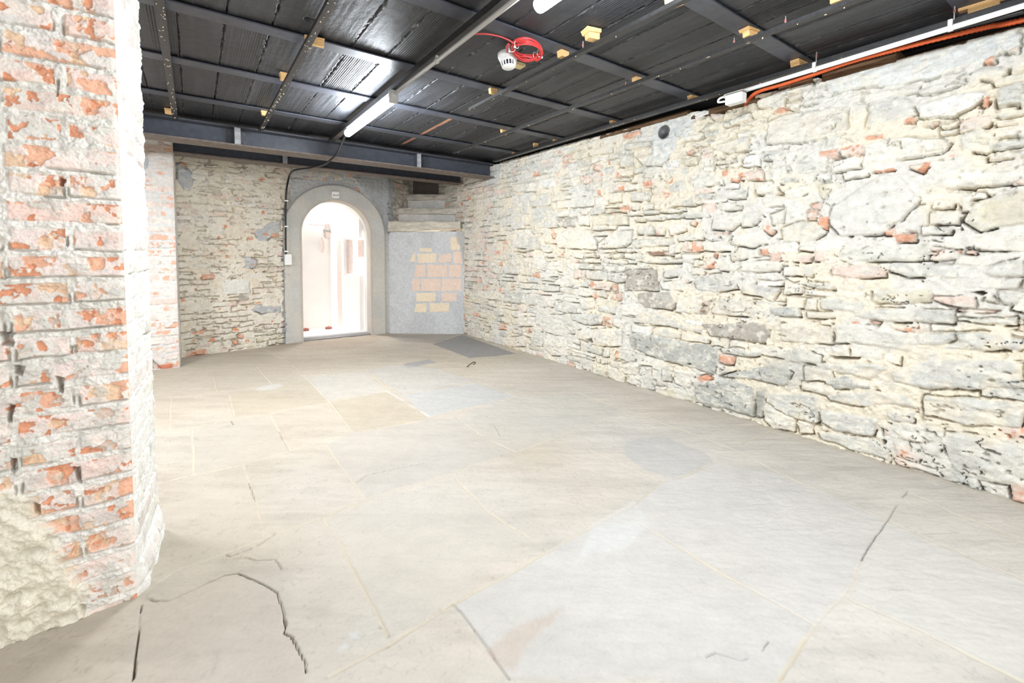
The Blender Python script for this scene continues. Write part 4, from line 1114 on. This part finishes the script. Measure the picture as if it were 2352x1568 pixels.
MB().box((p[0] - .038, 6.085, p[2] - .066), (p[0] + .038, 6.19, p[2] + .066), .005).build('box_body', M_WHITE, e)
MB().box((p[0] - .015, 6.081, p[2] - .035), (p[0] + .015, 6.087, p[2] + .02), .002).build('rocker', M_WHITE, e)
p = ony(770, 447.5, 6.11)
e = empty('alarm_sign', tuple(p), 'small white alarm box with a red strip above the arch', 'alarm box')
MB().box((p[0] - .045, 6.085, p[2] - .04), (p[0] + .045, 6.17, p[2] + .04), .006).build('box_body', M_WHITE, e)
mk = MB()
ps = [(p[0] - .032, p[2] + .004), (p[0] - .026, p[2] - .004), (p[0] - .01, p[2] - .006), (p[0] + .012, p[2] - .006), (p[0] + .028, p[2] - .003), (p[0] + .034, p[2] + .006), (p[0] + .034, p[2] - .011), (p[0] - .032, p[2] - .013)]
mk.prism(ps[:6] + [ps[6], ps[7]], 'y', 6.083, 6.086); mk.build('red_strip', M_REDMARK, e)

# ------------------------------------------------------------------ stone arch around the doorway
def arch_path(r, n=40, zb=0.0, extra=0.0):
    P = [(DX - r, zb)] + [(DX - r, DZ * k / 20) for k in range(1, 20)]
    P += [(DX - r * math.cos(math.pi * k / n), DZ + r * math.sin(math.pi * k / n)) for k in range(n + 1)]
    P += [(DX + r, DZ * (1 - k / 20)) for k in range(1, 20)] + [(DX + r, zb)]
    return P
def arch_mesh(name, prof, mat, parent=None, colr=(206, 204, 198), seedn=3, var=.12):
    """prof: list of (radius, y); swept along the arch"""
    rings = [arch_path(r) for r, y in prof]; n = len(rings[0])
    V = []; Cc = []
    for (r, y), rg in zip(prof, rings):
        for (x, z) in rg: V.append((x, y, z))
    V = np.array(V)
    nz = fbm(V[:, 0] * 1.0 + V[:, 1], V[:, 2], 5, seedn, 4); V[:, 1] += (nz - .5) * .008
    col = lin(*colr) * K * (1 + (nz - .5) * 2 * var)[:, None]
    warm = sstep(.45, .6, fbm(V[:, 0], V[:, 2], 3, seedn + 2, 3))[:, None] * .5
    col = col * (1 - warm) + lin(218, 210, 197) * K * warm
    F = []
    for a in range(len(prof) - 1):
        for k in range(n - 1): F.append((a * n + k, a * n + k + 1, (a + 1) * n + k + 1, (a + 1) * n + k))
    me = np_mesh(name, V, np.array(F), np.clip(col, .01, .9))
    return link(name, me, mat, parent)
o = arch_mesh('trim_2', [(.655, 6.21), (.645, 6.165)] + [(.645 - .19 * k / 8, 6.16) for k in range(9)] + [(.445, 6.165), (DR, 6.18), (DR, 6.34)], M_STONE)
tag(o, 'grey cement arch framing the doorway', kind='structure')
arch_mesh('inner_lip', [(.452, 6.155), (.446, 6.15), (.437, 6.155), (.434, 6.175)], M_STONE, o, (214, 196, 182), 9, .05)
# slotted doorstep
tag(MB().box((DX - .45, 6.18, -.02), (DX + .45, 6.36, .012), .003).build('door_sill', M_PVC), 'grey doorstep under the arched opening', kind='structure')

# ------------------------------------------------------------------ white washroom behind the doorway
ww = np.array([255, 255, 255])
rv = arch_mesh('trim_3', [(.437, 6.33), (.442, 6.36), (.442, 6.56)], M_PAINT, None, (244, 240, 236), 4, .01); tag(rv, 'white painted reveal of the arched doorway', kind='structure')
def pbox(name, lo, hi, mat, lab=None, bevel=0):
    o = MB().box(lo, hi, bevel).build(name, mat); return tag(o, lab, kind='structure')
fp0 = onz(697, 757, .03); fpc = onz(758, 752, .03); fp1 = onz(840, 760, .03)
def slabwall(name, a, b, z0, z1, th, mat, holes=(), lab=None):
    """vertical wall from a to b with rectangular holes given as (s0,s1,z0,z1) along it"""
    a = np.array(a[:2]); b = np.array(b[:2]); L_ = np.linalg.norm(b - a); t = (b - a) / L_; n = np.array([-t[1], t[0]])
    ss = sorted({0, L_, *[h[0] for h in holes], *[h[1] for h in holes]}); zz = sorted({z0, z1, *[h[2] for h in holes], *[h[3] for h in holes]})
    m = MB(); M = Matrix(((t[0], n[0], 0, a[0]), (t[1], n[1], 0, a[1]), (0, 0, 1, 0), (0, 0, 0, 1)))
    for i in range(len(ss) - 1):
        for j in range(len(zz) - 1):
            cs = (ss[i] + ss[i + 1]) / 2; cz = (zz[j] + zz[j + 1]) / 2
            if any(h[0] < cs < h[1] and h[2] < cz < h[3] for h in holes): continue
            m.box((ss[i], 0, zz[j]), (ss[i + 1], th, zz[j + 1]), 0, M)
    return tag(m.build(name, mat), lab, kind='structure'), t, L_
def along(a, b, x, y):
    a = np.array(a[:2]); b = np.array(b[:2]); t = (b - a) / np.linalg.norm(b - a); n = np.array([-t[1], t[0]])
    v = ray(x, y); k = ((a - CPOS[:2]) @ n) / (v[:2] @ n); P = CPOS + v * k
    return (P[:2] - a) @ t, P[2]
pbox('floor_washroom', (.2, 6.36, -.03), (4.2, 9.6, .03), M_PAINT, 'white floor of the bright room behind the arch')
pbox('ceiling_washroom', (.2, 6.62, 2.3), (4.2, 9.6, 2.33), M_PAINT, 'white ceiling of the bright room behind the arch')
lx = fp0[:2] + (fp0[:2] - fpc[:2]) * .8
slabwall('wall_washroom_left', lx, fpc[:2], 0, 2.3, .05, M_PAINT, (), 'white far wall of the bright room behind the arch')
_dx = fp1[:2] - fpc[:2]; rx_ = fp1[:2] + _dx * ((6.585 - fp1[1]) / _dx[1])
A_, B_ = fpc[:2], rx_
s0, zt = along(A_, B_, 759, 536); s1, _ = along(A_, B_, 784, 536)
h0, hz1 = along(A_, B_, 789, 549); h1, hz0 = along(A_, B_, 826, 630)
hw, t_, L_ = slabwall('wall_washroom_right', A_, B_, 0, 2.3, .08, M_PAINT, ((s0, s1, -.1, zt), (h0, h1, hz0 - .02, hz1 + .02)), 'white partition with a doorway and a square hatch in the room behind the arch')
pbox('wall_washroom_side', (.18, 6.62, -.02), (.2, 9.6, 2.33), M_PAINT, 'white side wall of the bright room')
pbox('wall_washroom_end', (.2, 9.6, -.02), (4.2, 9.62, 2.33), M_PAINT, 'white end wall of the bright room')
pbox('wall_washroom_east', (4.2, 6.36, -.02), (4.22, 9.6, 2.33), M_PAINT, 'white right side wall of the bright room')
def onwall(s, off, z):
    n = np.array([-t_[1], t_[0]]); p = np.array(A_) + t_ * s + n * off; return (p[0], p[1], z)
ang = math.atan2(t_[1], t_[0])
def wbox(m, s0, s1, o0, o1, z0, z1, bev=.002):
    n = np.array([-t_[1], t_[0]]); M = Matrix(((t_[0], n[0], 0, A_[0]), (t_[1], n[1], 0, A_[1]), (0, 0, 1, 0), (0, 0, 0, 1)))
    m.box((s0, o0, z0), (s1, o1, z1), bev, M); return m
# pink door post, shelf unit seen through the hatch, small fittings
o = wbox(MB(), s0 + .012, s0 + (s1 - s0) * .5, .10, .16, .03, zt - .1).build('door_1', M_PINKPAINT); tag(o, 'narrow pale pink door edge inside the white doorway', kind='structure')
o = wbox(MB(), h0 + .002, h0 + (h1 - h0) * .36, .06, .075, hz0, hz1).build('door_2', M_PINKPAINT); tag(o, 'pale pink shutter inside the square hatch', kind='structure')
e = empty('wall_cabinet', onwall((h0 + h1) / 2, .2, (hz0 + hz1) / 2), 'white cabinet with a square opening seen through the hatch', 'cabinet')
wbox(MB(), h0 + (h1 - h0) * .4, h1 + .02, .09, .2, hz0 + (hz1 - hz0) * .34, hz1 + .02, .004).build('body', M_WHITE, e)
wbox(MB(), h0 + (h1 - h0) * .66, h1 + .01, .08, .092, hz0 + (hz1 - hz0) * .5, hz1 - .01).build('recess_panel', M_PINKPAINT, e)
def onleft(x, y, off=.03):
    a = lx; b = fpc[:2]; s, z = along(a, b, x, y); t2 = (b - a) / np.linalg.norm(b - a); n2 = np.array([-t2[1], t2[0]]); p = a + t2 * s - n2 * off
    return Vector((p[0], p[1], z)), Vector((t2[0], t2[1], 0)), Vector((-n2[0], -n2[1], 0))
p, t2, n2 = onleft(751, 529)
e = empty('wall_lamp', tuple(p), 'small grey bulkhead lamp with arm on the white wall behind the arch', 'wall lamp')
Ml = Matrix.Translation(p) @ n2.to_track_quat('Z', 'Y').to_matrix().to_4x4()
MB().lathe([(.05, -.03), (.05, 0), (.03, .02), (.0001, .024)], Ml, 24).build('lamp_body', M_GREY, e, True)
MB().box((p.x - .03, p.y - .02, p.z - .11), (p.x + .03, p.y + .02, p.z + .1), .006).build('bracket', M_PINKPAINT, e)
MB().tube([p + t2 * -.02 + Vector((0, 0, .075)), p - t2 * .24 + Vector((0, 0, .08))], .008, 8).build('arm', M_PINKPAINT, e)
p, t2, n2 = onleft(739, 562)
tag(MB().tube(spline([p + Vector((0, 0, .11)), p + t2 * .02 + Vector((0, 0, .04)), p + t2 * .02 - Vector((0, 0, .04)), p - Vector((0, 0, .11))], 6), [.016] * 18 + [.022], 10).build('wall_hook', M_PINKPAINT, None, True),
    'curved pale hook on the white wall left of the inner doorway', 'hook', None, 'thing')
for (x, y, lab) in ((700, 755, 'brownish lump by the white wall at the left door jamb'), (753, 751, 'brownish lump on the white floor beside the pink door edge')):
    p = onz(x, y, .05); m = MB(); r = random.Random(int(x)); m.lathe([(.0001, 0), (.05, .005), (.045, .03), (.0001, .045)], Matrix.Translation((p[0], p[1] - .05, .028)), 9)
    tag(m.build('debris_lump', M_BROWN), lab, 'debris', 'brown lumps on the washroom floor', 'thing')
p = onwall(s1 - .015, .12, along(A_, B_, 780, 578)[1])
tag(MB().lathe([(.05, 0), (.05, .02), (.03, .035), (.0001, .036)], Matrix.Translation(p) @ Matrix.Rotation(math.pi / 2, 4, 'X'), 24).build('round_fitting', M_GREY, None, True), 'round fitting at the edge of the white inner doorway', 'fitting', None, 'thing')

# ------------------------------------------------------------------ stone steps above the slanting wall
def slab(name, off0, off1, z0, z1, xl, xr, lab, colr, seed, under=0.0):
    """worn stone tread; s runs along the slanting wall, o away from the room"""
    na, nb, nc = 90, 16, 10
    out = Nd * -1
    V = []; F = []
    ss = np.linspace(xl, xr, na)
    # profile loop: front face up, top back
    prof = [(off1, z0)] + [(off0 + .03 * (1 - k / 6), z0 + 0 * k) for k in range(1)] + [(off0, z0 + (z1 - z0) * k / 10) for k in range(11)] + [(off0 + (off1 - off0) * k / 10, z1) for k in range(1, 11)]
    P = np.array(prof); S_, J_ = np.meshgrid(ss, np.arange(len(P)), indexing='ij')
    O_ = P[J_, 0]; Z_ = P[J_, 1]
    n = fbm(S_ * 1.0, Z_ * 3 + O_, 9, seed, 4) - .5; n2_ = fbm(S_, Z_ * 2, 3.5, seed + 3, 3) - .5
    front = (np.abs(O_ - off0) < .031)
    O2 = O_ + (n * .05 + n2_ * .045 - .022 * np.clip(1 - np.abs((Z_ - z0) / (z1 - z0) - .45) / .16, 0, 1) * sstep(.62, .5, S_)) * front
    Zb = Z_ + (n2_ * .03 + under * np.clip((S_ - .3) / .6, 0, 1)) * sstep(z0 + (z1 - z0) * .6, z0, Z_)
    rnd_ = np.clip(1 - (z1 - Z_) / .025, 0, 1) * front; O2 = O2 + .012 * rnd_
    P3 = AD + S_[..., None] * Ud + O2[..., None] * out + Zb[..., None] * np.array([0, 0, 1.0])
    col = lin(*colr) * K * (0.68 + .6 * fbm(S_, Z_ * 2 + O_, 11, seed + 7, 5))[..., None]
    Fq = grid_faces(na, len(P))
    # end caps
    me = np_mesh(name, P3.reshape(-1, 3), Fq, np.clip(col.reshape(-1, 3), .01, .9))
    bm = bmesh.new(); bm.from_mesh(me); bm.verts.ensure_lookup_table()
    for i in (0, na - 1):
        bm.faces.new([bm.verts[i * len(P) + j] for j in range(len(P))])
    bmesh.ops.recalc_face_normals(bm, faces=bm.faces[:]); bm.to_mesh(me); bm.free()
    return tag(link(name, me, M_STONE), lab, 'step', 'worn stone steps', 'thing')
slab('stone_step', -.065, .24, 1.445, 1.592, -.02, 1.0, 'lowest thick stone step with a broken overhanging edge', (220, 212, 196), 3, under=.05)
st2 = slab('stone_step', .175, .50, 1.715, 1.80, .06, .92, 'middle worn stone step with brown-stained edge', (206, 198, 184), 13)
st3 = slab('stone_step', .42, .62, 1.945, 2.03, .12, .76, 'highest stone step in shadow under the rear steel beam', (196, 188, 176), 23)
for (o0, z0, z1, l0, l1, st_) in ((.215, 1.594, 1.714, 0, .9, st2), (.47, 1.802, 1.944, .08, .74, st3)):
    s_ = Surf(AD - Nd * o0, Ud, (0, 0, 1), Nd, np.arange(l0, l1, .01), np.linspace(z0, z1, 14))
    s_.compose(lin(216, 211, 204) * K, lin(206, 203, 198) * K, seed=int(o0 * 100), crev=0)
    s_.build('riser', M_STONE, parent=st_)
# recess side wall and back of the stair
sw = Surf((2.285, 6.165, 0), (.797, .604, 0), (0, 0, 1), (.604, -.797, 0), np.arange(-.06, .8, .008), np.arange(1.4, 2.34, .01))
rubble_rows(sw, 0, 1, 1.4, 2.34, rnd, .05, .1, .08, .2, pal='dddtt', orange=.1)
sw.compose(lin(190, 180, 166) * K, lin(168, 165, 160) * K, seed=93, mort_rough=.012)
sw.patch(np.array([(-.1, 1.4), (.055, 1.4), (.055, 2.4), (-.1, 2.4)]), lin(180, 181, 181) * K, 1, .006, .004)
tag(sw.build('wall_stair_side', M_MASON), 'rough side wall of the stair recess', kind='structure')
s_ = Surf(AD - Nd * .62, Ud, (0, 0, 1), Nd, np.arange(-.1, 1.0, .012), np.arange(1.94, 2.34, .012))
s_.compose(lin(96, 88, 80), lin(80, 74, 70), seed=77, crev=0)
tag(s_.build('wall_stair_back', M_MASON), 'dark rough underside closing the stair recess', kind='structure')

# ------------------------------------------------------------------ bent wire on the floor, small plaster stopping round the beam end
wp = [onz(*p, .006) for p in ((1073, 842), (1080, 836), (1086, 832), (1091, 831), (1092, 834), (1087, 836.5))]
tag(MB().tube(spline([tuple(p) for p in wp], 6), .004, 8).build('bent_wire', M_BLACK, None, True), 'short bent black wire lying on the flagstones near the slanting wall', 'wire', None, 'thing')
